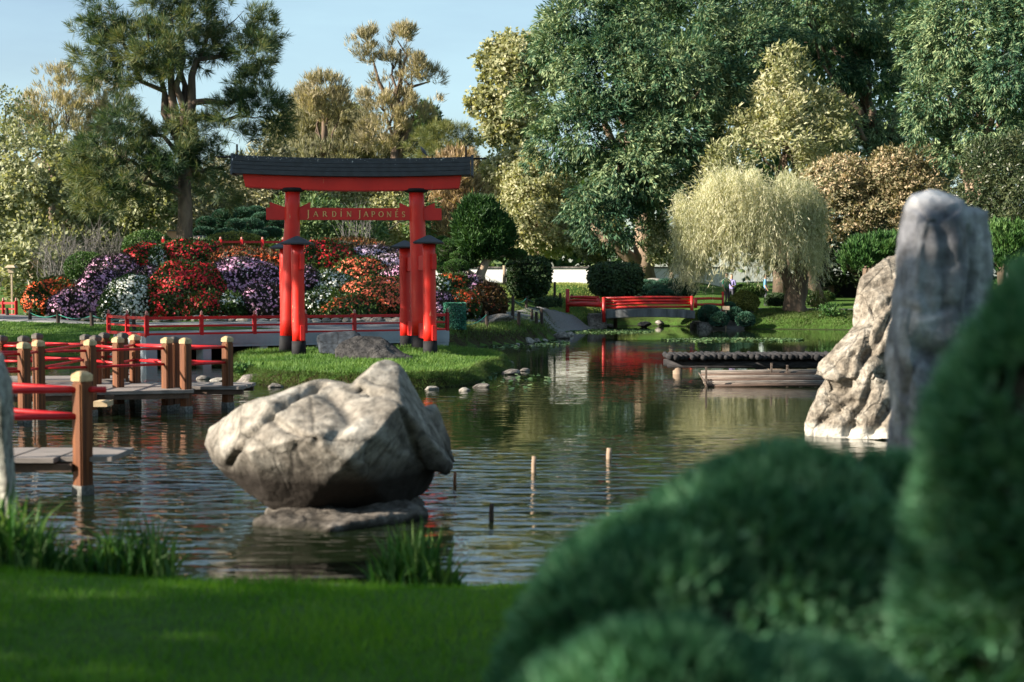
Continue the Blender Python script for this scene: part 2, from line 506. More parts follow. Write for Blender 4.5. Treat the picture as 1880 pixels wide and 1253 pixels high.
# water: a sheet with ripples that die down towards the far bank
def water_mat():
    m, t, b, o = newmat('pond_water')
    b.inputs['Base Color'].default_value = (.007, .012, .005, 1)
    b.inputs['Roughness'].default_value = .03
    b.inputs['IOR'].default_value = 2.0
    tcn = node(t, 'ShaderNodeTexCoord')
    def nzx(scale, st, det, off=0.0):
        mpn = node(t, 'ShaderNodeMapping'); mpn.inputs['Scale'].default_value = st; mpn.inputs['Location'].default_value = (off, off * 2, 0)
        mpn.inputs['Rotation'].default_value = (0, 0, R(7))
        t.links.new(tcn.outputs['Object'], mpn.inputs[0])
        n = node(t, 'ShaderNodeTexNoise'); n.inputs['Scale'].default_value = scale; n.inputs['Detail'].default_value = det; n.inputs['Roughness'].default_value = .45
        n.inputs['Distortion'].default_value = .3
        t.links.new(mpn.outputs[0], n.inputs['Vector'])
        return n.outputs['Fac']
    big = nzx(1.0, (1.5, 4.2, 1), 2.0)
    fine = nzx(1.0, (3.6, 8.5, 1), 1.5, 3)
    a = node(t, 'ShaderNodeMath', operation='MULTIPLY_ADD'); a.inputs[1].default_value = .30
    t.links.new(fine, a.inputs[0]); t.links.new(big, a.inputs[2])
    wind = nzx(1.0, (.10, .16, 1), 2, 9)
    s = node(t, 'ShaderNodeSeparateXYZ'); t.links.new(tcn.outputs['Object'], s.inputs[0])
    sx = node(t, 'ShaderNodeMath', operation='MULTIPLY_ADD'); sx.inputs[1].default_value = .9      # the right side lies in the lee
    t.links.new(s.outputs['X'], sx.inputs[0]); t.links.new(s.outputs['Y'], sx.inputs[2])
    mr = node(t, 'ShaderNodeMapRange'); mr.inputs['From Min'].default_value = 0; mr.inputs['From Max'].default_value = 60
    t.links.new(sx.outputs[0], mr.inputs['Value'])
    mrr = ramp(t, mr.outputs[0], [(.14, (.95,) * 3), (.22, (.42,) * 3), (.32, (.14,) * 3), (.5, (.055,) * 3), (.9, (.02,) * 3)])
    wr = ramp(t, wind, [(.42, (.22,) * 3), (.58, (1.1,) * 3)])
    mu = node(t, 'ShaderNodeMath', operation='MULTIPLY'); t.links.new(mrr, mu.inputs[0]); t.links.new(wr, mu.inputs[1])
    bn = bumpn(t, b, a.outputs[0], 1.0, WAVE)
    t.links.new(mu.outputs[0], bn.inputs['Strength'])
    return m
WAVE = .10
tag(put('pond_water', npmesh('pond_water', np.array([(-60, 5, 0), (45, 5, 0), (45, 75, 0), (-60, 75, 0)], float), np.array([[0, 1, 2, 3]]), water_mat())), 'dark rippled pond water', None, None, 'structure')

# paths laid on the ground
def path_strip(name, pl, wd, lift=.03, mat=None, z=None, label=None):
    pl = np.array(pl, float)
    seg = [pl[0]]
    for a, b in zip(pl[:-1], pl[1:]):
        k = max(1, int(np.linalg.norm(b - a) / .5))
        for i in range(1, k + 1): seg.append(a + (b - a) * i / k)
    seg = np.array(seg)
    d = nrm(np.gradient(seg, axis=0)); nn = np.stack([-d[:, 1], d[:, 0]], 1)
    cols = np.linspace(-.5, .5, 7)
    PV = []
    for c in cols:
        q = seg + nn * wd * c
        PV.append(np.column_stack([q, height(q) + lift + .02 * (1 - (2 * c) ** 2)]))
    for e, c in ((0, -.5), (1, .5)):
        q = seg + nn * (wd * c * 1.02)
        W = np.column_stack([q, height(q) - .1])
        PV = [W] + PV if e == 0 else PV + [W]
    PV = np.stack(PV, 1)
    n, k = PV.shape[:2]
    J = np.arange(n * k).reshape(n, k)
    QQ = np.stack([J[:-1, :-1], J[:-1, 1:], J[1:, 1:], J[1:, :-1]], -1).reshape(-1, 4)
    return tag(put(name, npmesh(name, PV.reshape(-1, 3), QQ, mat or MT['paving'], True)), label, None, None, 'structure')
path_strip('path', [(-24, 52.5), (-19, 50), (-15, 46.2), (-11.8, 43.6), (-8.5, 42.6), (-3.5, 43.6), (-1.8, 45.6), (-.9, 47.6), (-.2, 49.6), (1.4, 57.0), (2.6, 60.8)], 1.7, .05, label='grey path passing in front of the flower hill')
path_strip('path', [(9.0, 61.6), (10.5, 65.5), (14, 67.5), (24, 68)], 2.0, .05, label='grey path under the willow on the far right bank')

# ------------------------------------------------------------------ grass
GRASS_NEAR = leaf_mat('near_grass', (.04, .15, .004), (.085, .25, .007), (.17, .34, .016), .35, 1.5)
GRASS_MID = leaf_mat('island_grass', (.035, .10, .014), (.07, .16, .025), (.16, .26, .06), .35, .8)
GRASS_DRY = leaf_mat('bank_grass', (.05, .045, .015), (.06, .11, .02), (.13, .19, .05), .3, .9)
def blades(n, area, ht, wd, mat, name, label, lean=.35, inside=None, hj=.4, drop=.0, kind='stuff', cat='grass', near=False):
    x0, x1, y0, y1 = area
    p = np.column_stack([rng.uniform(x0, x1, n), rng.uniform(y0, y1, n)])
    if inside is not None: p = p[inside(p)]
    z = height(p)
    p = p[z > .03]; z = z[z > .03]
    patch = .8 + .35 * np.sin(p[:, 0] * 3.1 + np.sin(p[:, 1] * 2.3)) * np.sin(p[:, 1] * 2.7)
    h = ht * (1 + rng.uniform(-hj, hj, len(p))) * patch
    B = np.column_stack([p, z - .01])
    a = rng.uniform(0, 2 * math.pi, len(p))
    s = np.column_stack([np.cos(a), np.sin(a), np.zeros(len(p))]) * wd * .5
    ln = rng.normal(size=(len(p), 2)) * lean
    T = B + np.column_stack([ln[:, 0] * h, ln[:, 1] * h, h])
    n = len(p)
    if near:
        VV = np.stack([B - s * .8, B + s * .8, T + s * .12, T - s * .12], 1); QQ = np.arange(n * 4).reshape(n, 4)
    else:
        VV = np.stack([B - s, B + s, T], 1); QQ = np.arange(n * 3).reshape(n, 3)
    o = put(name, npmesh(name, VV.reshape(-1, 3), QQ, mat))
    return tag(o, label, cat, None, kind)
blades(105000, (-3.6, 2.4, 4.6, 8.7), .055, .0055, GRASS_NEAR, 'lawn_grass', 'short bright green lawn on the near bank at the bottom left', .5,
       lambda p: (sdist(p, POND_S) < -.02) & (p[:, 0] > -.40 * p[:, 1]), near=True)
blades(60000, (-6.8, .3, 24.8, 37), .085, .016, GRASS_MID, 'lawn_grass', 'sunlit mown grass covering the small island under the red gate', .4, lambda p: (sdist(p, ISLE_S) > .08))
def edge_tufts(poly, n, ht, wd, mat, name, label, sel, inward=1, w=.3):
    a = poly; b = np.roll(poly, -1, 0)
    ln = np.linalg.norm(b - a, axis=1); pr = ln / ln.sum()
    i = rng.choice(len(a), n, p=pr); t = rng.random((n, 1))
    p = a[i] * (1 - t) + b[i] * t
    d = nrm(b[i] - a[i]); nn = np.stack([-d[:, 1], d[:, 0]], 1)
    sg = np.sign(sdist(p + nn * .05, poly))[:, None]
    out = -nn * sg * inward
    p = p - out * rng.uniform(.02, w, (n, 1))
    k = sel(p); p, out = p[k], out[k]
    z = np.maximum(height(p), .04)
    h = ht * rng.uniform(.5, 1.2, len(p))
    B = np.column_stack([p, z])
    D = nrm(np.column_stack([out * rng.uniform(.2, 1.1, (len(p), 1)), rng.uniform(.1, .9, len(p))]) + rng.normal(size=(len(p), 3)) * .3)
    aa = rng.uniform(0, 2 * math.pi, len(p)); s = np.column_stack([np.cos(aa), np.sin(aa), np.zeros(len(p))]) * wd * .5
    Mi = B + D * h[:, None] * .5
    T = Mi + (D * .6 + np.array((0, 0, -.7))) * h[:, None] * .55
    VV = np.stack([B - s, B + s, T], 1)
    QQ = np.arange(len(p) * 3).reshape(-1, 3)
    return tag(put(name, npmesh(name, VV.reshape(-1, 3), QQ, mat)), label, 'grass', None, 'stuff')
edge_tufts(ISLE_S, 45000, .17, .009, GRASS_DRY, 'bank_grass', 'long grass hanging over the edge of the island', lambda p: p[:, 1] < 37)
edge_tufts(POND_S, 42000, .22, .012, GRASS_DRY, 'bank_grass', 'long grass hanging over the far banks of the pond', lambda p: (p[:, 1] > 34) & (p[:, 0] > -15) & (p[:, 0] < 17) & ~((p[:, 0] > -9) & (p[:, 0] < -2.4)), -1, .5)
blades(70000, (-17, -9.4, 36, 50), .07, .022, GRASS_MID, 'lawn_grass', 'green lawn on the left bank behind the zigzag bridge', .4, lambda p: (sdist(p, POND_S) < -.1))
blades(40000, (-2.8, 2.2, 41.5, 58), .12, .025, GRASS_DRY, 'lawn_grass', 'rough grass on the low bank right of the red gate', .4, lambda p: (sdist(p, POND_S) < -.1) & (sdist(p, POND_S) > -2.0))
blades(40000, (8, 17, 59.5, 66), .10, .03, GRASS_DRY, 'lawn_grass', 'green grass on the far bank below the willow', .4, lambda p: (sdist(p, POND_S) < -.1))
blades(40000, (-2, 6, 60, 82), .10, .035, leaf_mat('meadow_grass', (.10, .15, .03), (.20, .25, .06), (.30, .33, .10), .3, .3), 'meadow_grass', 'pale sunlit meadow grass before the white wall', .4, lambda p: (sdist(p, POND_S) < -.5))

# ------------------------------------------------------------------ rocks
def hull_rock(pts_groups, voxel, noise_amp, noise_sc, smooth_it=2, cracks=(), seed=0, fine=.25):
    """several convex blocks fused, weathered and cracked"""
    bm = bmesh.new()
    for g in pts_groups:
        b2 = bmesh.new()
        for p in g: b2.verts.new(tuple(p))
        r = bmesh.ops.convex_hull(b2, input=b2.verts)
        bad = list({e for e in r['geom_interior'] + r['geom_unused'] if isinstance(e, bmesh.types.BMVert) and e.is_valid})
        if bad: bmesh.ops.delete(b2, geom=bad, context='VERTS')
        tm = bpy.data.meshes.new('tmp'); b2.to_mesh(tm); b2.free()
        bm.from_mesh(tm); bpy.data.meshes.remove(tm)
    bmesh.ops.recalc_face_normals(bm, faces=bm.faces)
    me = bpy.data.meshes.new('tmp'); bm.to_mesh(me); bm.free()
    o = bpy.data.objects.new('tmp', me); COL.objects.link(o)
    md = o.modifiers.new('r', 'REMESH'); md.mode = 'VOXEL'; md.voxel_size = voxel; md.use_smooth_shade = True
    s = o.modifiers.new('s', 'SMOOTH'); s.iterations = smooth_it; s.factor = .5
    dg = bpy.context.evaluated_depsgraph_get()
    m2 = bpy.data.meshes.new_from_object(o.evaluated_get(dg))
    bpy.data.objects.remove(o); bpy.data.meshes.remove(me)
    n = len(m2.vertices)
    co = np.empty(n * 3, np.float32); m2.vertices.foreach_get('co', co); co = co.reshape(-1, 3).astype(float)
    no = np.empty(n * 3, np.float32); m2.vertex_normals.foreach_get('vector', no) if hasattr(m2, 'vertex_normals') else m2.vertices.foreach_get('normal', no)
    no = no.reshape(-1, 3).astype(float)
    disp = np.zeros(n)
    off = Vector((seed * 7.3, seed * 3.1, 0))
    for i in range(n):
        q = Vector(co[i]) * noise_sc + off
        a = noise.fractal(q, .9, 2.1, 5)
        rdg = 1 - abs(noise.noise(q * 1.7)) * 2
        disp[i] = a * .55 + (rdg * .25 if rdg > .3 else .07) * .6 - .2 + noise.fractal(q * 6, .8, 2.1, 3) * fine * .3
    disp *= noise_amp
    if cracks:
        rz = co[:, 2] - CAM_H; fw = co[:, 1] * cT - rz * sT; qx = 940 + F * co[:, 0] / fw; qy = 626.5 - F * (co[:, 1] * sT + rz * cT) / fw
    for pl, wd, dp in cracks:                       # grooves traced over the stone's face: width wd, depth dp in metres
        pl = np.array(pl, float); smp = []
        for a, b in zip(pl[:-1], pl[1:]):
            for t in np.linspace(0, 1, max(2, int(np.hypot(*(b - a)) / 4))): smp.append(a + (b - a) * t + rng.normal(size=2) * 1.2)
        best = np.full(n, 1e9); hit = []
        for q in smp:
            near_ = np.nonzero((np.abs(qx - q[0]) < 6) & (np.abs(qy - q[1]) < 6))[0]
            if len(near_): hit.append(co[near_[np.argmin(co[near_, 1])]])
        if len(hit) < 2: continue
        hit = np.array(hit)
        for _ in range(2): hit[1:-1] = (hit[:-2] + 2 * hit[1:-1] + hit[2:]) / 4
        for a, b in zip(hit[:-1], hit[1:]):
            ab = b - a; t = np.clip(((co - a) @ ab) / (ab @ ab + 1e-9), 0, 1)
            best = np.minimum(best, np.linalg.norm(co - a - t[:, None] * ab, axis=1))
        disp -= dp * np.exp(-(best / wd) ** 2)
    co += no * disp[:, None]
    m2.vertices.foreach_set('co', co.astype(np.float32).ravel())
    m2.polygons.foreach_set('use_smooth', [True] * len(m2.polygons))
    m2.update()
    return m2
def recenter(me, c):
    n = len(me.vertices); co = np.empty(n * 3, np.float32); me.vertices.foreach_get('co', co)
    co = co.reshape(-1, 3) - np.array(c, np.float32); me.vertices.foreach_set('co', co.ravel()); me.update()
def rock_thing(name, groups, mat, label, voxel, amp, nsc, base, **kw):
    me = hull_rock(groups, voxel, amp, nsc, **kw); me.materials.clear(); me.materials.append(mat)
    recenter(me, base)
    return tag(put(name, me, None, base), label, 'rock')

BOULDER = rock_mat('cream_boulder', (.10, .085, .07), (.24, .22, .19), (.40, .385, .35), 1.8, (.27, .18, .10), .64, .9, .045, band=[(.30, .58, (.020, .016, .013))])  # dark band holds staining and painted shade of the underside
g1 = [P(*q) for q in [(376, 815, 11.5), (392, 852, 11.4), (380, 788, 11.7), (440, 745, 11.25), (478, 731, 11.15), (578, 697, 11.4), (602, 701, 11.9), (450, 742, 12.2),
                      (645, 703, 11.3), (738, 742, 10.8), (690, 800, 10.55), (560, 800, 10.5), (640, 850, 10.5), (455, 830, 10.8), (500, 936, 11.1), (560, 942, 11.0), (720, 935, 11.35), (790, 905, 11.7), (455, 905, 11.3),
                      (600, 890, 10.7), (770, 870, 11.35), (800, 880, 11.6), (812, 800, 12.1), (480, 780, 12.5), (600, 725, 12.6), (780, 800, 12.6), (600, 915, 12.2)]]
g2 = [P(*q) for q in [(688, 666, 11.45), (712, 659, 11.55), (734, 670, 11.5), (650, 703, 11.15), (742, 748, 10.85), (788, 775, 11.5), (836, 856, 11.5), (822, 878, 11.5), (778, 868, 11.3), (700, 760, 12.4), (630, 722, 12.0), (765, 725, 12.2), (752, 700, 11.6)]]
g3 = [P(*q) for q in [(783, 745, 11.9), (800, 740, 12.0), (812, 756, 12.0), (836, 850, 12.0), (780, 850, 12.0), (790, 760, 12.3), (826, 850, 12.4), (786, 760, 11.7)]]
crk = [([(488, 760), (474, 775), (446, 800), (424, 835), (415, 862)], .026, .075), ([(585, 697), (562, 714), (522, 735), (495, 750), (486, 762)], .042, .10), ([(495, 764), (520, 780), (545, 795), (578, 810)], .028, .06),
       ([(648, 704), (668, 710), (690, 714)], .035, .07), ([(744, 752), (757, 800), (772, 840), (786, 870)], .025, .035), ([(600, 715), (625, 735), (640, 760), (620, 790)], .07, .05), ([(530, 800), (548, 850), (570, 870)], .012, .012)]
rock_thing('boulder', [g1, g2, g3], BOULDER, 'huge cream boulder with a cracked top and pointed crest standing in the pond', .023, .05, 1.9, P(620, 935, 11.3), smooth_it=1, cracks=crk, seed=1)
ped = [G(*q) for q in [(465, 962, .02), (600, 974, .02), (790, 942, .02), (770, 915, .02), (520, 915, .02)]]
ped = [np.array((p[0], p[1], z)) for p in ped for z in (-.25, .02)] + [G(505, 945, .07), G(640, 958, .06), G(765, 938, .08), G(750, 915, .10), G(540, 912, .11)]
rock_thing('flat_rock', [ped], rock_mat('wet_base_rock', (.04, .034, .028), (.10, .088, .076), (.17, .155, .14), 3.0, band=[(.0, .05, (.02, .018, .012))]), 'flat grey ledge of rock under the huge cream boulder', .024, .07, 4.0, G(620, 950, 0), seed=4)

PALE = rock_mat('pale_crag', (.08, .065, .05), (.25, .22, .18), (.44, .41, .36), 2.6, (.30, .17, .08), .60, 1.0, .10, band=[(.05, .17, (.50, .48, .43))])
DP = 17.4
h1 = [P(*q) for q in [(1475, 805, 17.2), (1478, 775, 17.3), (1497, 735, 17.2), (1515, 700, 17.2), (1640, 810, 16.6), (1560, 812, 16.9), (1700, 810, 16.9), (1740, 800, 18.2), (1520, 805, 18.8), (1640, 640, 17.1), (1600, 640, 17.4), (1700, 640, 17.6), (1580, 720, 16.9), (1540, 640, 18.2)]]
h2 = [P(*q) for q in [(1493, 690, 17.3), (1497, 668, 17.4), (1530, 640, 17.4), (1575, 590, 17.5), (1598, 560, 17.6), (1640, 560, 17.2), (1520, 700, 17.1), (1600, 700, 16.8), (1680, 700, 17.0), (1690, 560, 17.6), (1600, 640, 18.9), (1560, 640, 17.1)]]
h3 = [P(*q) for q in [(1578, 520, 17.7), (1590, 500, 17.8), (1625, 475, 17.9), (1660, 462, 18.0), (1720, 465, 18.0), (1730, 520, 18.4), (1560, 600, 17.8), (1600, 600, 17.2), (1700, 600, 17.3), (1660, 560, 18.8), (1590, 540, 17.5), (1650, 520, 17.4)]]
crk2 = [([(1640, 565), (1605, 622), (1578, 655), (1570, 700)], .05, .11), ([(1592, 560), (1590, 625), (1578, 655)], .035, .07), ([(1500, 706), (1540, 714), (1580, 692), (1640, 684)], .06, .12), ([(1562, 640), (1545, 700)], .03, .06),
        ([(1600, 700), (1562, 760), (1550, 795)], .05, .10), ([(1638, 735), (1610, 770), (1592, 798)], .05, .09), ([(1500, 770), (1535, 748), (1560, 735)], .04, .08), ([(1596, 578), (1640, 545)], .03, .05), ([(1585, 525), (1640, 500)], .04, .07),
        ([(1515, 735), (1550, 770), (1570, 790)], .03, .06), ([(1600, 640), (1640, 655)], .03, .06), ([(1520, 660), (1550, 690)], .03, .05)]
rock_thing('crag', [h1, h2, h3], PALE, 'pale jagged crag with orange stains rising from the pond behind the dark standing stone',   .032, .085, 1.1, P(1600, 800, 17.4), smooth_it=0, cracks=crk2, seed=2, fine=.55)

def slate(name):
    m, t, b, o = newmat(name)
    n1 = noise_out(t, 1.2, 8, .62, stretch=(2.6, 2.6, 1.3)); n2 = noise_out(t, 8, 9, .72, stretch=(1, 1, 1.8)); n3 = noise_out(t, 2.1, 5, .6)
    c = ramp(t, n1, [(.33, (.055, .058, .068)), (.48, (.16, .165, .185)), (.6, (.30, .31, .33)), (.74, (.55, .55, .56))])
    c = mixc(t, c, ramp(t, n2, [(.32, (.35,) * 3), (.62, (1.15,) * 3)]), .85, 'MULTIPLY')
    c = mixc(t, c, (.10, .075, .045), ramp(t, n3, [(.55, (0,) * 3), (.75, (.6,) * 3)]))
    g = node(t, 'ShaderNodeNewGeometry'); sz = node(t, 'ShaderNodeSeparateXYZ'); t.links.new(g.outputs['Position'], sz.inputs[0])      # pale broken top
    ad = node(t, 'ShaderNodeMath', operation='MULTIPLY_ADD'); ad.inputs[1].default_value = .35; t.links.new(n3, ad.inputs[0]); t.links.new(sz.outputs['Z'], ad.inputs[2])
    mr = node(t, 'ShaderNodeMapRange'); mr.inputs['From Min'].default_value = 2.40; mr.inputs['From Max'].default_value = 2.50; mr.inputs['To Max'].default_value = .8
    t.links.new(ad.outputs[0], mr.inputs['Value'])
    c = mixc(t, c, (.52, .53, .56), mr.outputs[0])
    t.links.new(c, b.inputs['Base Color']); b.inputs['Roughness'].default_value = .85; b.inputs['Specular IOR Level'].default_value = .2
    bumpn(t, b, n1, .9, .05)
    return m
DT = 7.6
k1 = [P(*q) for q in [(1627, 830, 7.6), (1632, 600, 7.6), (1655, 480, 7.6), (1658, 378, 7.6), (1672, 352, 7.6), (1712, 344, 7.6), (1745, 350, 7.6), (1772, 366, 7.6), (1770, 830, 7.25), (1690, 830, 7.2), (1700, 400, 7.3), (1760, 400, 7.35),
                      (1660, 600, 7.25), (1780, 620, 7.3), (1700, 370, 7.95), (1780, 400, 8.0), (1640, 830, 8.1), (1800, 830, 8.1), (1640, 1000, 7.9), (1800, 1000, 7.9), (1700, 1000, 7.3)]]
k2 = [P(*q) for q in [(1768, 378, 7.6), (1795, 374, 7.65), (1815, 385, 7.7), (1827, 430, 7.7), (1832, 560, 7.7), (1822, 830, 7.7), (1760, 830, 7.4), (1762, 420, 7.4), (1780, 500, 8.1), (1810, 800, 8.1), (1830, 1000, 7.9), (1760, 1000, 7.5)]]
k3 = [P(*q) for q in [(1825, 520, 7.9), (1846, 515, 7.9), (1858, 560, 7.9), (1858, 830, 7.8), (1810, 830, 7.7), (1815, 540, 8.2), (1850, 1000, 8.0), (1810, 1000, 8.1)]]
ck3 = [([(1792, 425), (1795, 520), (1782, 620), (1790, 720)], .03, .05), ([(1668, 370), (1695, 392), (1722, 400), (1748, 380), (1765, 372)], .02, .03), ([(1692, 640), (1725, 655), (1755, 648)], .055, .07),
       ([(1690, 660), (1660, 690), (1650, 730)], .02, .03), ([(1735, 405), (1742, 480), (1738, 560)], .03, .03), ([(1668, 400), (1672, 520), (1655, 640)], .03, .025), ([(1700, 420), (1706, 560)], .025, .02), ([(1650, 560), (1700, 575), (1760, 560)], .02, .015)]
rock_thing('standing_stone', [k1, k2, k3], slate('blue_grey_slate'), 'tall blue grey standing stone on the right with a pale chipped top', .018, .06, 2.3, P(1720, 1000, 7.6), smooth_it=3, cracks=ck3, seed=3)
k4 = [P(*q) for q in [(-60, 640, 8.3), (8, 640, 8.3), (20, 700, 8.3), (28, 800, 8.3), (30, 960, 8.3), (-80, 960, 8.3), (0, 700, 8.0), (20, 960, 8.0), (-60, 960, 8.7), (10, 960, 8.7), (-40, 640, 8.6), (0, 650, 8.55)]]
rock_thing('standing_stone', [k4], rock_mat('mossy_stone', (.12, .12, .11), (.25, .25, .22), (.38, .37, .33), 3.0, (.16, .15, .05), .62), 'grey mossy stone pillar cut off by the left edge', .022, .05, 3.0, P(0, 960, 8.3), smooth_it=3, seed=6)
DKR = rock_mat('dark_veined_rock', (.014, .014, .016), (.042, .040, .040), (.10, .095, .09), 2.6, (.20, .18, .15), .68, 1.0, .07)
i1 = [P(*q) for q in [(610, 668, 29), (612, 640, 29), (635, 622, 29.2), (660, 618, 29.2), (700, 620, 29.2), (725, 635, 29), (762, 662, 28.8), (760, 668, 28.6), (640, 672, 28.5), (700, 672, 28.4), (680, 620, 29.8), (620, 668, 30), (740, 668, 30), (690, 640, 28.6)]]
rock_thing('rock', [i1], DKR, 'low dark veined rock on the island grass directly behind the boulder crest', .045, .13, 1.6, P(680, 668, 29), smooth_it=1, seed=8)
i2 = [P(*q) for q in [(578, 615, 30.6), (600, 607, 30.8), (650, 606, 30.8), (664, 615, 30.8), (660, 650, 30.6), (585, 650, 30.4), (595, 652, 30.2), (640, 655, 30.2), (600, 620, 31.3), (655, 650, 31.4), (590, 650, 31.3)]]
rock_thing('rock', [i2], rock_mat('smooth_slate_rock', (.016, .02, .027), (.036, .044, .055), (.07, .08, .092), 1.5, bump=.4), 'smooth blue black rock on the island between the gate posts', .05, .06, 1.5, P(620, 650, 30.8), smooth_it=3, seed=9)

# small stones: five shapes shared by many copies
def pebble(seed, flat=.6):
    r = np.random.default_rng(seed)
    c, f = cubesphere(7)
    axs = nrm(r.normal(size=(7, 3)))
    v = c.copy()
    for a in axs:
        h = v @ a; lim = r.uniform(.62, .85)
        v = v - np.where(h > lim, (h - lim), 0)[:, None] * a
    v = v + .06 * np.stack([np.array(noise.noise_vector(Vector(p) * 1.9 + Vector((seed, 0, 0)))) for p in c])
    v[:, 2] *= flat
    return v, f
PEB = []
for i in range(5):
    v, f = pebble(i + 20, [.6, .75, .5, .85, .65][i])
    PEB.append([npmesh('stone', v, f, MT['stone'], True), npmesh('stone_pale', v, f, MT['stone_pale'], True)])
def ground_hit(px, py, d0=38, d1=110):
    ds = np.arange(d0, d1, .1); pp = np.array([P(px, py, d) for d in ds]); hh = height(pp)
    k = np.nonzero((pp[:, 2] <= hh) & (hh > .05))[0]
    return float(ds[k[0]]) if len(k) else d1
def stone(px, py, wpx, label, group=None, pale=0, k=None, z=0.0, hs=1.0, d=None, name='rock'):
    p = G(px, py, z) if d is None else P(px, py, d)
    s = M(wpx / 2, p[1])
    o = put(name, PEB[(k if k is not None else random.randrange(5))][pale], None, (p[0], p[1] + s * .5, p[2] + s * hs * .12), (random.uniform(-.15, .15), random.uniform(-.15, .15), random.uniform(0, 6)), (s, s * random.uniform(.8, 1.1), s * hs))
    return tag(o, label, 'rock', group)
# ------------------------------------------------------------------ shore stones
for a in [(400, 700, 34, 'round grey shore stone left of the last zigzag bridge post'), (372, 697, 26, 'smaller round grey shore stone beside its neighbour at the end of the zigzag bridge'),
          (462, 703, 62, 'long flat pale stone at the left end of the island'), (505, 712, 30, 'flat grey stone at the island foot just left of the cream boulder'),
          (883, 712, 34, 'round pale stone at the right front corner of the island'), (853, 718, 24, 'small flat stone at the waterline before the island front'), (792, 716, 26, 'flat grey stone under the overhanging island grass beside the boulder crest'),
          (936, 688, 44, 'long low slab stone in shallow water off the island tip'), (962, 682, 26, 'pale angular stone at the outer end of the slab off the island tip'), (897, 688, 22, 'small pale stone tucked against the island grass'), (930, 668, 30, 'grey stone half in the water on the far side of the island tip')]:
    stone(*a, pale=random.random() > .6, name='shore_stone', hs=.6)
for px, py, wp in [(832, 637, 22), (862, 636, 16), (903, 634, 14), (925, 632, 18), (968, 631, 26), (985, 630, 20), (1000, 628, 16), (950, 634, 12)]:
    stone(px, py, wp, 'pale stone along the foot of the grassy bank right of the gate', 'stones at the foot of the grassy bank', pale=random.random() > .4, name='shore_stone')
stone(1030, 622, 32, 'big round brown stone at the tip of the grassy bank', pale=0, hs=1.1, name='shore_stone')
stone(1046, 617, 20, 'flat bluish pale stone just right of the tip of the grassy bank', pale=1, name='shore_stone')
for px, py, wp, hs in [(1025, 604, 22, .9), (1036, 603, 22, 1.2), (1050, 603, 20, 1.0), (1062, 604, 18, 1.0), (1074, 603, 18, 1.5), (1090, 602, 20, 2.2), (1082, 596, 22, 2.0), (1102, 601, 20, 1.8), (1118, 602, 30, .8), (1100, 588, 18, 1.6), (1062, 594, 20, 1.2), (1012, 606, 16, .8), (1074, 588, 16, 1.3), (1048, 594, 14, 1.3)]:
    stone(px, py, wp, 'grey brown stone in the rocky abutment at the left end of the red log bridge', 'stones of the left bridge abutment', pale=0, hs=hs, d=G(px, max(py, 601))[1] + (0 if py > 599 else .8), name='abutment_stone')
stone(1184, 597, 26, 'lone pale stone in the shadow under the red log bridge', pale=0, d=64, hs=.5, name='shore_stone')
stone(1212, 594, 20, 'slanted pale stone in the dark water behind the red log bridge', pale=1, d=66, hs=.6, name='shore_stone')
for px, py, wp in [(1266, 600, 12), (1278, 601, 14), (1340, 601, 12), (1400, 602, 24), (1415, 602, 14), (1446, 603, 34), (1478, 603, 30), (1536, 602, 18), (1380, 601, 14), (1510, 603, 14)]:
    stone(px, py, wp, 'pale stone along the far bank below the willow', 'stones along the willow bank', pale=random.random() > .5, name='shore_stone')
stone(1305, 602, 42, 'bright cream stone on the far bank in front of the clipped balls', pale=1, hs=.7, name='shore_stone')
for px, py, wp, in [(70, 652, 34), (92, 650, 30), (112, 652, 32), (133, 652, 30), (146, 650, 24), (24, 652, 30), (48, 652, 24), (208, 656, 26), (185, 652, 26)]:
    stone(px, py, wp, 'pale edging stone of the left bank seen between the zigzag bridge rails', 'edging stones of the left bank', pale=1, z=.0, hs=1.0, name='edging_stone')
# low stone edging of the flower hill
for i in range(46):
    t = i / 45
    x = -15.6 + t * 14.2
    y = np.interp(x, [-15.6, -11.8, -8.5, -3.5, -1.4], [48.2, 45.4, 44.2, 44.9, 46.8]) + random.uniform(-.1, .1)
    s = random.uniform(.17, .26)
    o = put('edging_stone', PEB[random.randrange(5)][random.random() > .6], None, (x, y, H(x, y) + .06), (0, 0, random.uniform(0, 6)), (s * 1.25, s, s * .9))
    tag(o, 'rough stone in the low kerb along the foot of the flower hill', 'rock', 'kerb stones of the flower hill')

# ------------------------------------------------------------------ red gate (torii)
GD = 33.0
gate = empty('torii_gate', (-3.64, 33.1, .3), 'tall red Japanese gate with black roof beam standing on the grassy island', 'gate')
def gp(x, y, z): return (x, y, z)
LB, LT = np.array((-5.17, 33.0, .22)), np.array((-5.07, 33.0, 4.07))
RB, RT = np.array((-2.10, 33.25, .22)), np.array((-2.235, 33.25, 4.07))
def pillar(B, T, r0, r1, nm, black_h, mat):
    def at(t): return B + (T - B) * t
    n = 9
    tb = black_h / (T[2] - B[2])
    red = MB(); ts = [tb + (1 - tb) * i / n for i in range(n + 1)]
    red.tube([at(t) + np.array((random.uniform(-.004, .004), 0, 0)) for t in ts], [r0 + (r1 - r0) * t + random.uniform(-.004, .004) for t in ts], 20)
    o = put(nm, red.mesh(nm, mat, True), gate)
    bl = MB(); bl.tube([at(0), at(tb * .5), at(tb)], [r0 * 1.07, r0 * 1.06, r0 * 1.04], 20)
    put('black_base', bl.mesh('black_base', MT['black'], True), o)
    return o
for B, T in ((LB, LT), (RB, RT)):
    o = pillar(B, T, .232, .172, 'pillar', .46, MT['red'])
    c = MB(); c.lathe(T + np.array((0, 0, -.07)), [(.20, 0), (.27, .025), (.285, .06), (.27, .09), (.2, .1)], 24)
    put('pillar_collar', c.mesh('pillar_collar', MT['black'], True), o)
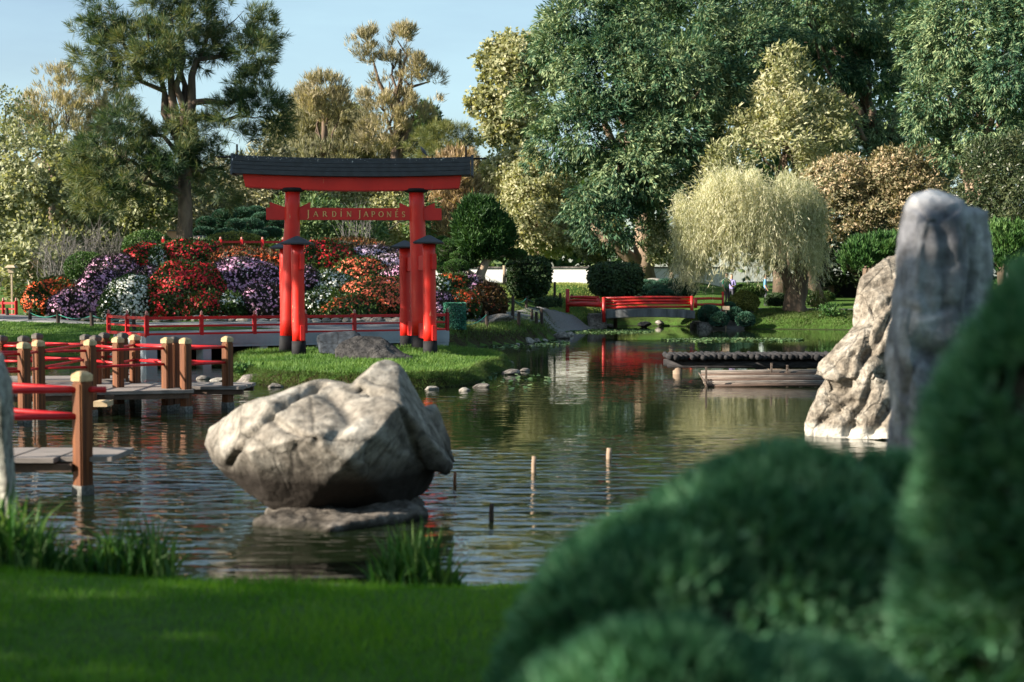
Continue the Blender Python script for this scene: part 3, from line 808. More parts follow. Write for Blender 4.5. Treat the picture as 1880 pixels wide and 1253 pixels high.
# the four short posts with their little roofs
sp = [((-4.72, 31.35), .3, 2.74), ((-1.83, 31.35), .3, 2.76), ((-5.55, 34.85), .3, 2.74), ((-2.62, 34.85), .3, 2.76)]
for (x, y), z0, z1 in sp:
    B = np.array((x + (.02 if x < -3.6 else .03), y, .2)); T = np.array((x, y, z1))
    o = pillar(B, T, .150, .138, 'support_post', .42, MT['red'])
    rf = MB(); s_, e = .33, .05
    rf.add([(x - s_, y - s_, z1), (x + s_, y - s_, z1), (x + s_, y + s_, z1), (x - s_, y + s_, z1), (x - s_, y - s_, z1 + .03), (x + s_, y - s_, z1 + .03), (x + s_, y + s_, z1 + .03), (x - s_, y + s_, z1 + .03),
            (x - .03, y - .03, z1 + .19), (x + .03, y - .03, z1 + .19), (x + .03, y + .03, z1 + .19), (x - .03, y + .03, z1 + .19)],
           [(3, 2, 1, 0), (0, 1, 5, 4), (1, 2, 6, 5), (2, 3, 7, 6), (3, 0, 4, 7), (4, 5, 9, 8), (5, 6, 10, 9), (6, 7, 11, 10), (7, 4, 8, 11), (8, 9, 10, 11)])
    put('post_roof', rf.mesh('post_roof', plain('slate_blue_roof', (.012, .014, .02), (.025, .03, .04), .45, 10) if 'rf' not in MT else MT['rf'], False, .008), o)
for f, b_ in ((0, 2), (1, 3)):
    a = np.array((*sp[f][0], 0)); c = np.array((*sp[b_][0], 0)); dd = (c - a) / np.linalg.norm(c - a)
    off = np.array((.085, 0, 0))
    for z in (2.36, .80):
        m = MB(); m.bar(a - dd * .24 + (0, 0, z) + off, c + dd * .24 + (0, 0, z) + off, .10, .34)
        put('tie_beam', m.mesh('tie_beam', MT['sign_red'], False, .01), gate)
# curved red lintel
def arc(x, xc, hw, lift): return lift * ((x - xc) / hw) ** 2
xc = -3.66
def curved_beam(x0, x1, z0, z1, y0, y1, lift, n=16, slope=.0, endcut=.06):
    m = MB(); vs, fs = [], []
    for i in range(n + 1):
        t = i / n; x = x0 + (x1 - x0) * t
        dz = arc(x, xc, (x1 - x0) / 2, lift)
        yy = (x - xc) * .08
        ex = (endcut if i == n else -endcut if i == 0 else 0)
        vs += [(x, y0 + yy, z0 + dz), (x, y1 + yy, z0 + dz), (x + ex, y1 + yy - slope, z1 + dz), (x + ex, y0 + yy + slope, z1 + dz)]
    for i in range(n):
        a = i * 4
        for k in range(4):
            k2 = (k + 1) % 4
            fs.append((a + k, a + 4 + k, a + 4 + k2, a + k2))
    fs += [(0, 1, 2, 3), (n * 4 + 3, n * 4 + 2, n * 4 + 1, n * 4)]
    return m.add(vs, fs)
put('lintel', curved_beam(-6.12, -1.23, 4.03, 4.34, 32.93, 33.29, .07).mesh('lintel', MT['red'], False, .012), gate)
ROOF = MT['black']
def roofmat():
    m, t, b, o = newmat('tarred_roof_board')
    n1 = noise_out(t, 7, 4); n2 = noise_out(t, 26, 3, .5, stretch=(1, 1, .55)); n3 = noise_out(t, 1.5, 2)
    g = node(t, 'ShaderNodeNewGeometry'); s = node(t, 'ShaderNodeSeparateXYZ'); t.links.new(g.outputs['Position'], s.inputs[0])
    c = ramp(t, n1, [(.3, (.012, .015, .022)), (.7, (.03, .036, .05))])
    mr = node(t, 'ShaderNodeMapRange'); mr.inputs['From Min'].default_value = 4.45; mr.inputs['From Max'].default_value = 4.78
    mr.inputs['To Min'].default_value = -.12; mr.inputs['To Max'].default_value = .03
    t.links.new(s.outputs['Z'], mr.inputs['Value'])
    a = node(t, 'ShaderNodeMath', operation='ADD'); t.links.new(n2, a.inputs[0]); t.links.new(mr.outputs[0], a.inputs[1])
    k = ramp(t, a.outputs[0], [(.665, (0,) * 3), (.68, (1,) * 3)])
    c = mixc(t, c, (.5, .5, .49), k)
    t.links.new(c, b.inputs['Base Color']); b.inputs['Roughness'].default_value = .5
    bumpn(t, b, n1, .3, .005)
    return m
ROOF = roofmat()
roof = put('roof', curved_beam(-6.36, -.98, 4.345, 4.72, 32.80, 33.42, .06, slope=.13, endcut=.0).mesh('roof', ROOF, False, .01), gate)
for k, (za, zb, yo) in enumerate([(4.35, 4.45, .0), (4.46, 4.545, .028), (4.555, 4.635, .056), (4.645, 4.725, .084)]):
    b1 = curved_beam(-6.38, -.96, za, zb, 32.775 + yo, 32.80 + yo + .03, .06, slope=.0, endcut=0)
    put('roof_board', b1.mesh('roof_board', ROOF), roof)
rid = curved_beam(-6.42, -.92, 4.725, 4.775, 32.93, 33.29, .06, endcut=0)
put('ridge_board', rid.mesh('ridge_board', ROOF, False, .008), roof)
for x in (-6.43, -.95):
    yy = (x - xc) * .08
    m = MB(); m.add([(x, 32.76 + yy, 4.385), (x, 33.46 + yy, 4.385), (x, 33.32 + yy, 4.87), (x, 32.90 + yy, 4.87), (x + .05, 32.76 + yy, 4.385), (x + .05, 33.46 + yy, 4.385), (x + .05, 33.32 + yy, 4.87), (x + .05, 32.90 + yy, 4.87)],
                   [(0, 1, 2, 3), (7, 6, 5, 4), (0, 4, 5, 1), (1, 5, 6, 2), (2, 6, 7, 3), (3, 7, 4, 0)])
    put('end_board', m.mesh('end_board', ROOF), roof)
    sgn = -1 if x < -3 else 1
    m = MB(); m.tube([(x, 33.1 + yy, 4.80), (x + sgn * .36, 33.1 + yy, 4.80)], .02, 8); put('end_rod', m.mesh('end_rod', MT['black']), roof)
    m = MB(); m.tube([(x - sgn * .12, 33.0 + yy, 4.78), (x - sgn * .12, 33.0 + yy, 5.08)], .022, 8); put('upright_rod', m.mesh('upright_rod', MT['black']), roof)
# sign beam with wedges and lettering
sb = MB(); sb.bar((-5.68, 32.97, 3.50), (-1.64, 33.27, 3.50), .13, .28)
sign = put('sign_beam', sb.mesh('sign_beam', MT['sign_red'], False, .008), gate)
for x0, x1, hi in ((-5.60, -5.24, 0), (-4.68, -4.92, 1), (-2.62, -2.38, 0), (-1.80, -2.06, 1)):
    y = 33.05 + (x0 + 5.68) * .074 - .04
    z = 3.642
    m = MB(); m.add([(x0, y - .05, z), (x1, y - .05, z), (x0, y - .05, z + .13), (x1, y - .05, z + .015), (x0, y + .05, z), (x1, y + .05, z), (x0, y + .05, z + .13), (x1, y + .05, z + .015)],
                   [(0, 1, 3, 2), (4, 6, 7, 5), (0, 2, 6, 4), (1, 5, 7, 3), (2, 3, 7, 6), (0, 4, 5, 1)])
    put('wedge', m.mesh('wedge', MT['sign_red']), gate)
# lettering cut from strokes: unit cell 0..1 wide, 0..1 high, (x0,y0,x1,y1,thickness)
def seg(m, x0, y0, x1, y1, th, T):
    a, b = np.array((x0, y0)), np.array((x1, y1)); d = (b - a) / (np.linalg.norm(b - a) + 1e-9); n = np.array((-d[1], d[0])) * th / 2
    c = [a - n, b - n, b + n, a + n]
    m.add([T(p, 0) for p in c] + [T(p, 1) for p in c], [(0, 1, 2, 3), (7, 6, 5, 4), (0, 4, 5, 1), (1, 5, 6, 2), (2, 6, 7, 3), (3, 7, 4, 0)])
def arcs(cx, cy, rx, ry, a0, a1, n, t0, t1=None):
    out = []
    for i in range(n):
        u, v = R(a0 + (a1 - a0) * i / n), R(a0 + (a1 - a0) * (i + 1) / n)
        mid = (u + v) / 2
        th = t0 + ((t1 or t0) - t0) * abs(math.cos(mid))
        out.append((cx + rx * math.cos(u), cy + ry * math.sin(u), cx + rx * math.cos(v), cy + ry * math.sin(v), th))
    return out
TK, TN, SF = .17, .09, .05
GL = {
 'J': [(.5, -.12, .5, 1, TK), (.32, .98, .68, .98, SF), (.5, -.1, .3, -.22, TN)],
 'A': [(.06, 0, .48, 1, TN), (.48, 1, .9, 0, TK), (.22, .36, .74, .36, TN), (-.02, .02, .18, .02, SF), (.78, .02, 1.0, .02, SF)],
 'R': [(.2, 0, .2, 1, TK), (.1, .98, .5, .98, TN), (.2, .48, .5, .48, TN), (.46, .5, .9, 0, TK), (.08, .02, .32, .02, SF), (.82, .02, 1, .02, SF)] + arcs(.46, .73, .24, .25, -90, 90, 8, TN, TK),
 'D': [(.2, 0, .2, 1, TK), (.08, .98, .45, .98, TN), (.08, .02, .45, .02, TN)] + arcs(.42, .5, .42, .48, -90, 90, 10, TN, TK),
 'I': [(.5, 0, .5, 1, TK), (.36, .98, .64, .98, SF), (.36, .02, .64, .02, SF)],
 'N': [(.16, 0, .16, 1, TN), (.12, 1, .86, 0, TK), (.86, 0, .86, 1, TN), (.04, .02, .28, .02, SF), (.74, .98, .98, .98, SF), (.02, .98, .2, .98, SF)],
 'P': [(.24, 0, .24, 1, TK), (.12, .98, .5, .98, TN), (.24, .44, .5, .44, TN), (.12, .02, .38, .02, SF)] + arcs(.48, .71, .26, .27, -90, 90, 8, TN, TK),
 'O': arcs(.5, .5, .44, .48, 0, 360, 16, TN, TK),
 'E': [(.28, 0, .28, 1, TK), (.16, .98, .74, .98, TN), (.28, .52, .62, .52, TN), (.16, .02, .78, .02, TN)],
 'S': arcs(.5, .74, .24, .24, 20, 270, 10, TN, TN * 1.6) + arcs(.5, .26, .24, .24, 90, -160, 10, TN, TN * 1.6),
 "'": [(.44, 1.2, .62, 1.42, .12)],
}
def letter(ch, px, big=False, accent=False):
    p = P(px, 394, 33.0)
    t = (p[0] + 5.68) / 4.04; y = 32.97 + t * .30 - .068
    h = .125 if not big else .165
    wdt = .115 if not big else .12
    z0 = 3.435 - (0 if not big else .012)
    def T(q, k): return (p[0] + (q[0] - .5) * wdt, y - (.012 if k == 0 else -.01), z0 + q[1] * h)
    m = MB()
    for s_ in GL[ch]: seg(m, *s_, T)
    if accent:
        for s_ in GL["'"]: seg(m, *s_, T)
    put('letter', m.mesh('letter', MT['gold']), sign)
for ch, px, big, acc in [('J', 566.5, 1, 0), ('A', 580, 0, 0), ('R', 596.5, 0, 0), ('D', 613.5, 0, 0), ('I', 626, 0, 1), ('N', 640.5, 0, 0), ('J', 660, 1, 0), ('A', 671.5, 0, 0), ('P', 685, 0, 0), ('O', 699, 0, 0), ('N', 713.5, 0, 0), ('E', 728, 0, 1), ('S', 740, 0, 0)]:
    letter(ch, px, big, acc)

# ------------------------------------------------------------------ concrete landing with red rail
land_ = empty('landing', (-5.5, 37, .6), 'grey concrete landing with dark openings and a low red rail behind the gate', 'landing')
A0, A1 = np.array((-8.98, 34.9)), np.array((-1.72, 39.2))
dv = (A1 - A0) / np.linalg.norm(A1 - A0); nv = np.array((-dv[1], dv[0])); LN = np.linalg.norm(A1 - A0)
ZD = .62
def lp(s, b, z): q = A0 + dv * s + nv * b; return np.array((q[0], q[1], z))
ang = math.atan2(dv[1], dv[0])
m = MB(); c = lp(LN / 2, 1.5, ZD - .13); m.box(c, (LN, 3.0, .26), ang)
put('slab', m.mesh('slab', MT['concrete'], False, .015), land_)
m = MB(); c = lp(LN / 2, 1.55, ZD + .008); m.box(c, (LN - .06, 2.85, .012), ang)
put('paving', m.mesh('paving', MT['paving']), land_)
for s_, wd_ in ((.14, .28), (1.55, .22), (3.05, .22), (4.6, .22), (6.1, .2), (7.5, .22), (LN - .26, .5)):
    m = MB(); m.box(lp(s_, .3, (ZD - .26 - .5) / 2 + .0), (wd_, .55, ZD - .26 + .5), ang)
    put('pier', m.mesh('pier', MT['concrete'], False, .01), land_)
m = MB(); m.box(lp(LN / 2, .045, ZD - .29), (LN - .02, .09, .06), ang)
put('slab_lip', m.mesh('slab_lip', MT['concrete']), land_)
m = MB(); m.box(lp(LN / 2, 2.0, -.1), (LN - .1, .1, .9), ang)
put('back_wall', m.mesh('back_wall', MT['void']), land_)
POSTM = MB(); POSTM.box((0, 0, .27), (.09, .09, .54)); POSTM = POSTM.mesh('rail_post', MT['red_rail'], False, .006)
FINM = MB(); FINM.lathe((0, 0, .54), [(.03, 0), (.042, .012), (.024, .03), (.038, .06), (.034, .085), (.004, .115)], 10)
FINM = FINM.mesh('finial', plain('weathered_finial', (.30, .05, .04), (.50, .30, .26), .6, 30), True)
def red_rail(name_root, label, ptsz, ncell, parent=None, hgt=.54, rails=(.06, .27, .47), sz=(.05, .075)):
    a, b = [np.array(q, float) for q in ptsz]
    root = parent
    for zz in rails:
        mm = MB(); mm.bar(a + (0, 0, zz), b + (0, 0, zz), .06 if zz != rails[1] else .045, .075 if zz != rails[1] else .05)
        put('rail', mm.mesh('rail', MT['red_rail'], False, .005), root)
    for i in range(ncell + 1):
        q = a + (b - a) * i / ncell
        po = put('rail_post', POSTM, root, q, (0, 0, ang), (1, 1, hgt / .54))
        put('finial', FINM, po, q, (0, 0, 0), (1, 1, 1))
red_rail('x', '', (lp(.02, .05, ZD - .05), lp(LN - .05, .05, ZD - .05)), 6, land_)
red_rail('x', '', (lp(.03, .05, ZD - .05), lp(-.15, 2.9, ZD - .05)), 2, land_)
red_rail('x', '', (lp(LN - .05, .05, ZD - .05), lp(LN + .1, 2.0, ZD - .05)), 1, land_)

# small rail bits elsewhere
rr = empty('red_railing', P(14, 578, 50), 'short red railing at the far left beside the orange flower bush', 'railing')
q0, q1 = P(-40, 576, 50.5), P(30, 578, 49.5); q0[2] = q1[2] = H(q1[0], q1[1]) - .02
red_rail('x', '', (q0, q1), 3, rr, .55)
ub = empty('footbridge', P(480, 455, 57), 'red railed footbridge half hidden at the top of the flower hill', 'bridge')
zt = P(440, 466, 55)[2]
for (xa, da, xb, db, n) in ((300, 53.5, 366, 54, 1), (366, 54, 520, 55.5, 4), (520, 55.5, 598, 57, 3)):
    a_, b_ = P(xa, 461, da), P(xb, 461, db); 
    for zz in (.02, .34):
        mm = MB(); mm.bar(a_ + (0, 0, zz), b_ + (0, 0, zz), .06, .085); put('rail', mm.mesh('rail', MT['red_rail'], False, .005), ub)
    for i in range(n + 1):
        q = a_ + (b_ - a_) * i / n
        po = put('rail_post', POSTM, ub, q + (0, 0, -.1), (0, 0, 0), (1.3, 1.3, 1.0)); put('finial', FINM, po, q + (0, 0, -.05), (0, 0, 0), (1.0, 1.0, .9))
for px in (583, 589):
    q = P(px, 462, 58.5); po = put('rail_post', POSTM, ub, q + (0, 0, -.1), (0, 0, 0), (1.1, 1.1, 1.0)); put('finial', FINM, po, q + (0, 0, -.05), (0, 0, 0), (1.0, 1.0, .9))
mm = MB(); mm.bar(P(366, 476, 55.0), P(598, 474, 57.9), 1.1, .12); put('bridge_deck', mm.mesh('bridge_deck', MT['deck']), ub)

# ------------------------------------------------------------------ zigzag plank bridge
zz_ = empty('zigzag_bridge', (-6, 20, .33), 'low zigzag plank bridge with brown posts and thin red rails on the left', 'bridge')
ZB = .33
def deck(A, B, wd, n, gap=.012):
    """planks across the walking direction A->B"""
    A, B = np.array(A, float), np.array(B, float); d = (B - A) / np.linalg.norm(B - A); nn = np.array((-d[1], d[0])); Ls = np.linalg.norm(B - A)
    pw = Ls / n; a = math.atan2(d[1], d[0])
    return d, nn, Ls, a
def long_deck(A, B, wd, nb, seglen=2.4):
    """boards along the walking direction"""
    A, B = np.array(A, float), np.array(B, float); d = (B - A) / np.linalg.norm(B - A); nn = np.array((-d[1], d[0])); Ls = np.linalg.norm(B - A); a = math.atan2(d[1], d[0])
    bw = wd / nb
    for j in range(nb):
        ns = max(1, int(round(Ls / seglen)))
        for i in range(ns):
            s0, s1 = Ls * i / ns + (.004 if i else random.uniform(-.04, .02)), Ls * (i + 1) / ns - (.004 if i < ns - 1 else random.uniform(-.02, .05))
            c = A + d * (s0 + s1) / 2 + nn * (-wd / 2 + bw * (j + .5))
            mm = MB(); mm.box((c[0], c[1], ZB - .025 + random.uniform(-.003, .003)), (s1 - s0, bw - .014, .05), a)
            put('plank', mm.mesh('plank', MT['deck'], False, .004), zz_)
    for s_ in np.arange(.3, Ls, 1.7):
        c = A + d * s_
        mm = MB(); mm.box((c[0], c[1], ZB - .115), (.12, wd + .1, .12), a); put('cross_beam', mm.mesh('cross_beam', MT['deck_edge']), zz_)
    for o_ in (-wd / 2 + .08, wd / 2 - .08):
        c = (A + B) / 2 + nn * o_
        mm = MB(); mm.box((c[0], c[1], ZB - .08), (Ls - .1, .09, .09), a); put('side_beam', mm.mesh('side_beam', MT['deck_edge']), zz_)
long_deck((-9.4, 19.55), (-4.75, 20.95), 1.15, 4)
long_deck((-7.1, 21.6), (-3.95, 21.55), .95, 3)
long_deck((-11.0, 22.9), (-6.2, 23.1), 1.1, 4)
long_deck((-10.5, 18.2), (-6.9, 18.4), .8, 3)
# near platform at the left, boards run away from the camera
A = P(0, 850, 12.0)
for i, (x0, x1) in enumerate([(-5.1, -4.72), (-4.71, -4.33), (-4.32, -3.93), (-3.92, -3.46)]):
    y0 = 11.95 + i * .11; y1 = 13.0
    mm = MB(); mm.box(((x0 + x1) / 2, (y0 + y1) / 2, ZB - .02), (x1 - x0 - .012, y1 - y0, .045)); put('plank', mm.mesh('plank', MT['deck'] if i < 1 else MT['deck_edge'] if i < 0 else MT['deck'], False, .005), zz_)
for y in (12.25, 12.8):
    mm = MB(); mm.box((-4.45, y, ZB - .09), (1.3, .07, .07)); put('side_beam', mm.mesh('side_beam', MT['deck_edge']), zz_)
# posts
S = .130
pm = MB(); pm.box((0, 0, 0), (S, S, 1.0)); PM = pm.mesh('bridge_post', MT['post_wood'], False, .012)
cm = MB(); h_ = S / 2 + .003
cm.add([(-h_, -h_, 0), (h_, -h_, 0), (h_, h_, 0), (-h_, h_, 0), (-h_, -h_, .06), (h_, -h_, .06), (h_, h_, .06), (-h_, h_, .06), (-h_ * .45, -h_ * .45, .088), (h_ * .45, -h_ * .45, .088), (h_ * .45, h_ * .45, .088), (-h_ * .45, h_ * .45, .088)],
       [(3, 2, 1, 0), (0, 1, 5, 4), (1, 2, 6, 5), (2, 3, 7, 6), (3, 0, 4, 7), (4, 5, 9, 8), (5, 6, 10, 9), (6, 7, 11, 10), (7, 4, 8, 11), (8, 9, 10, 11)])
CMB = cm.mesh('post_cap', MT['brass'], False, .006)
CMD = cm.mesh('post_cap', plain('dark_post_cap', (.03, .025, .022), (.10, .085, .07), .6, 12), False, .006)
ALG = MB(); ALG.box((0, 0, 0), (S * 1.03, S * 1.03, .09)); ALG = ALG.mesh('algae_band', plain('lime_water_mark', (.05, .05, .045), (.20, .20, .19), .9, 25))
def zpost(x, d, rz, bright=True, top=1.075):
    zt_ = top - .088
    o = put('bridge_post', PM, zz_, (x, d, (zt_ - .8) / 2), (0, 0, rz), (1, 1, zt_ + .8))
    WL[o] = np.array((x, d, 0))
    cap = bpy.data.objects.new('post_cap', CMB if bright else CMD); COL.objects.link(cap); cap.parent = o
    k = zt_ + .8
    cap.location = (0, 0, .5); cap.scale = (1, 1, 1 / k)
    al = bpy.data.objects.new('algae_band', ALG); COL.objects.link(al); al.parent = o
    al.location = (0, 0, (.04 - (zt_ - .8) / 2) / k); al.scale = (1, 1, 1 / k)
def xp(px, d): return (px - 940) / F * d
RZ = R(53)
posts = {}
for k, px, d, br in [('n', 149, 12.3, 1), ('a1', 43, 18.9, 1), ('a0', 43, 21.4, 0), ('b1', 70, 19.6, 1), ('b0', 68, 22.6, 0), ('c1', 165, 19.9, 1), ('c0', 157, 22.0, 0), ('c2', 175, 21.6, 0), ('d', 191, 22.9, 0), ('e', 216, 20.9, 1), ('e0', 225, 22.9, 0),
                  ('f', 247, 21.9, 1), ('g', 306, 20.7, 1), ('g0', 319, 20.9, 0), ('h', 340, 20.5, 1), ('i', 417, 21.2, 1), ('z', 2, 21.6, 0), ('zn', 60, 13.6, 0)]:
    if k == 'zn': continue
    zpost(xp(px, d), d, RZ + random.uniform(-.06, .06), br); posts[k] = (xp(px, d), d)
def rail2(a, b, r=.019, ext=.0, hs=(.915, .685)):
    a, b = np.array((*posts[a], 0)) if isinstance(a, str) else np.array((*a, 0)), np.array((*posts[b], 0)) if isinstance(b, str) else np.array((*b, 0))
    for z in hs:
        mm = MB(); mm.tube([a + (0, -.02, z), b + (0, -.02, z)], r, 10); put('rail', mm.mesh('rail', MT['red_rail'], True), zz_)
for a, b in (('c1', 'g'), ('h', 'i'), ('b1', 'c1'), ('a1', 'b1'), ('f', 'g0'), ('e', 'f'), ('c2', 'e'), ('b1', 'c0'), ('a0', 'b0'), ('b0', 'c0'), ('c0', 'd'), ('d', 'e0'), ('z', 'a0'), ('f', 'i'), ('a0', 'd')): rail2(a, b)
rail2('a1', (-8.2, 17.9)); rail2('z', (-9.9, 21.7)); rail2('b0', (-10, 22.4)); rail2('b1', (-8.4, 19.0))
rail2('n', (-6.3, 14.1), .027); rail2('n', (-5.2, 12.0), .027)
mm = MB(); mm.tube([(-3.72, 12.3, .915), (-3.52, 12.3, .915)], .027, 10); put('rail', mm.mesh('rail', MT['red_rail'], True), zz_)
mm = MB(); mm.box((xp(188, 19.6), 19.6, .20), (.19, .3, .075)); put('beam_end', mm.mesh('beam_end', plain('fresh_cut_wood', (.42, .30, .17), (.55, .42, .26), .7, 8)), zz_)

# ------------------------------------------------------------------ log pier and bamboo raft on the right
pier = empty('log_pier', P(1380, 685, 29.6), 'dark low jetty of side by side logs on stubby piles before the pale crag', 'jetty')
dL = 29.8
zc = P(1380, 656, dL)[2]
x = xp(1226, dL); i = 0
while x < xp(1560, dL):
    r_ = random.uniform(.052, .068)
    mm = MB(); n_ = 6
    y0 = dL - .55 + random.uniform(-.08, .08)
    mm.tube([(x + random.uniform(-.01, .01), y0 + 1.2 * t / n_, zc + .03 + random.uniform(-.012, .012)) for t in range(n_ + 1)], [r_ * random.uniform(.92, 1.06) for _ in range(n_ + 1)], 10)
    put('log', mm.mesh('log', MT['log'], True), pier)
    x += r_ * 1.85; i += 1
for yy in (dL - .35, dL + .35):
    mm = MB(); mm.tube([(xp(1222, dL), yy, zc - .13), (xp(1400, dL), yy, zc - .14), (xp(1570, dL), yy, zc - .13)], [.075, .085, .08], 10); put('bearer_log', mm.mesh('bearer_log', MT['log'], True), pier)
for px, mt_ in ((1241, MT['bark_light']), (1391, MT['log']), (1404, MT['bark_light']), (1540, MT['log'])):
    for yy in (dL - .3,):
        mm = MB(); mm.tube([(xp(px, dL), yy, -.6), (xp(px, dL), yy, zc - .2)], [.10, .095], 12); put('pile', mm.mesh('pile', mt_, True), pier)
raft = empty('bamboo_raft', P(1390, 712, 26.6), 'grey bamboo raft fence lying low on the water below the log jetty', 'raft')
BAM = [plain('brown_bamboo', (.03, .018, .012), (.10, .06, .042), .8, 5, .3, (.5, 5, 5)), MT['bamboo'], plain('grey_bamboo', (.07, .06, .052), (.22, .19, .165), .8, 5, .3, (.5, 5, 5))]
for k in range(9):
    z = .015 + k * .026; y = 25.7 + k * .11
    mm = MB(); mm.tube([(xp(1296 - k * 1.3 + random.uniform(-2, 2), y), y, z), (xp(1400, y), y + random.uniform(-.02, .02), z + .012), (xp(1530, y), y - .15, z + .03)], [.024, .026, .024], 8)
    put('bamboo_pole', mm.mesh('bamboo_pole', BAM[k % 3], True), raft)
for px, h_ in ((1297, .37), (1417, .40), (1446, .36)):
    y = 25.65 if px < 1300 else 26.35
    mm = MB(); mm.box((xp(px, y), y, h_ / 2 - .2), (.035, .03, h_ + .4)); put('stake', mm.mesh('stake', MT['bamboo']), raft)
for k in range(5):
    mm = MB(); mm.tube([P(1283 + k * 3, 685 + k * 5, 26.0), P(1296 + k, 704 + k * 3, 25.6)], .012, 6); put('bamboo_end', mm.mesh('bamboo_end', MT['bamboo']), raft)

# ------------------------------------------------------------------ red log bridge at the back
rb = empty('log_bridge', (5.4, 60, .8), 'small arched stone bridge with red log rails at the far end of the pond', 'bridge')
RL = plain('red_lacquered_log', (.34, .010, .010), (.50, .020, .015), .4, 5, .2)
def logb(a, b, r, nm='rail'):
    mm = MB(); a, b = np.array(a), np.array(b); mid = (a + b) / 2 + (0, 0, .02)
    mm.tube([a, mid, b], [r, r * 1.08, r], 10); put(nm, mm.mesh(nm, RL, True), rb)
db = 60.0
for y0 in (549, 554.5, 560, 566):
    logb(P(1108, y0 - 1, db), P(1272, y0 - 2.5, db + .3), .055)
for px, yt, yb, d_, r_ in ((1108.5, 546, 592, db - .1, .075), (1270, 544, 586, db + .2, .075), (1042, 531, 574, 61.0, .085), (1327, 536, 572, 62.0, .055), (1277, 547, 566, 61.5, .08), (1099, 548, 562, 60.6, .09)):
    mm = MB(); mm.tube([P(px, yb, d_), P(px, yt, d_)], [r_, r_ * .95], 12); put('rail_post', mm.mesh('rail_post', RL, True), rb)
logb(P(1042, 559, 61), P(1108, 560, 60.2), .105); logb(P(1046, 546, 61.6), P(1100, 547, 61.5), .06); logb(P(1046, 552, 61.6), P(1100, 552, 61.5), .06)
logb(P(1277, 549, 61.5), P(1327, 549, 62), .05); logb(P(1277, 560, 61.5), P(1327, 560, 62), .05)
logb(P(1130, 548, 63.4), P(1262, 547, 63.4), .05); logb(P(1130, 557, 63.4), P(1262, 556, 63.4), .05)
m = MB(); vs, fs = [], []
n = 12
for i in range(n + 1):
    t = i / n; px = 1112 + 164 * t
    q = P(px, 570.5, db); z = q[2] + .06 * math.sin(math.pi * t)
    for y, dz in ((db - .02, 0), (db + 3.2, 0), (db + 3.2, -.34), (db - .02, -.34)): vs.append((q[0], y, z + dz))
for i in range(n):
    for k in range(4):
        k2 = (k + 1) % 4; fs.append((i * 4 + k, i * 4 + k2, i * 4 + 4 + k2, i * 4 + 4 + k))
fs += [(0, 1, 2, 3), (n * 4 + 3, n * 4 + 2, n * 4 + 1, n * 4)]
m.add(vs, fs); put('stone_deck', m.mesh('stone_deck', plain('stained_bridge_stone', (.045, .048, .05), (.16, .165, .17), .9, 2.0, .4, (2.5, 1, .35)), False, .02), rb)
m = MB(); m.box((P(1109, 580, 61.8)[0] - .35, 62.0, .2), (.8, 2.6, .9)); put('abutment', m.mesh('abutment', MT['stone'], False, .08), rb)
m = MB(); m.box((P(1275, 580, 62.2)[0] + .35, 62.6, -.05), (.7, 2.6, .7)); put('abutment', m.mesh('abutment', MT['stone'], False, .08), rb)

# ------------------------------------------------------------------ stakes with green rope along the paths
def stake(px, pyb, pyt, d, grp, lab):
    d = ground_hit(px, pyb, 40); q = P(px, pyb, d); hh = M(pyb - pyt, d)
    mm = MB(); r_ = .058
    z0 = H(q[0], q[1]) - .1
    mm.tube([(q[0], q[1], z0), (q[0] + random.uniform(-.02, .02), q[1], q[2] + hh)], [r_ * 1.05, r_ * .9], 9)
    o = put('rope_stake', mm.mesh('rope_stake', MT['stake'], False), None, (0, 0, 0))
    me = o.data; recenter(me, (q[0], q[1], z0)); o.location = (q[0], q[1], z0); WL[o] = np.array((q[0], q[1], z0))
    tag(o, lab, 'post', grp); return np.array((q[0], q[1], q[2] + hh - .09))
def rope(a, b, sag=.10, lab='thin green rope strung between the dark stakes', grp='green ropes along the paths'):
    mm = MB(); n_ = 8
    mm.tube([a + (b - a) * i / n_ - np.array((0, 0, sag * 4 * (i / n_) * (1 - i / n_))) for i in range(n_ + 1)], .012, 5)
    tag(put('rope', mm.mesh('rope', MT['rope'])), lab, 'rope', grp)
def gd(px, py, g=.65):
    q = G(px, py, g); 
    for _ in range(6): q = G(px, py, min(H(q[0], q[1]), 1.5))
    return q[1]
L1 = [(14, 583, 566, 47), (55, 591, 569, 45.5), (107, 595, 572, 44), (169, 600, 574, 42.2), (246, 607, 575, 40.5)]
tips = [stake(px, a, b, d, 'rope stakes along the left path', 'dark wooden rope stake along the path below the left flower bushes') for px, a, b, d in L1]
for a, b in zip(tips[1:-1], tips[2:]): rope(a, b, .12)
L2 = [(894, 600, 572, 43.6), (952, 600, 573, 44.2), (1017 - 32, 597, 573, 45.2), (995, 597, 568, 45.8)]
tips2 = [stake(px, a, b, d, 'rope stakes on the grassy bank right of the gate', 'dark rope stake on the low grassy bank right of the gate') for px, a, b, d in L2]
L3 = [(941, 592, 544, 48.0), (966, 568, 544, 56.5), (1005, 568, 546, 57.0), (977, 591, 568, 49.5), (1029, 566, 538, 59.5), (1049, 560, 541, 62), (989, 550, 534, 64), (1018, 548, 518, 66)]
tips3 = [stake(px, a, b, d, 'rope stakes beside the path to the red log bridge', 'dark rope stake beside the path leading to the red log bridge') for px, a, b, d in L3]
rope(tips3[0], tips3[1], .15); rope(tips3[1], tips3[2], .15); rope(tips3[0], tips3[3], .05)
rope(P(856, 596, 42.5), tips2[0], .1)
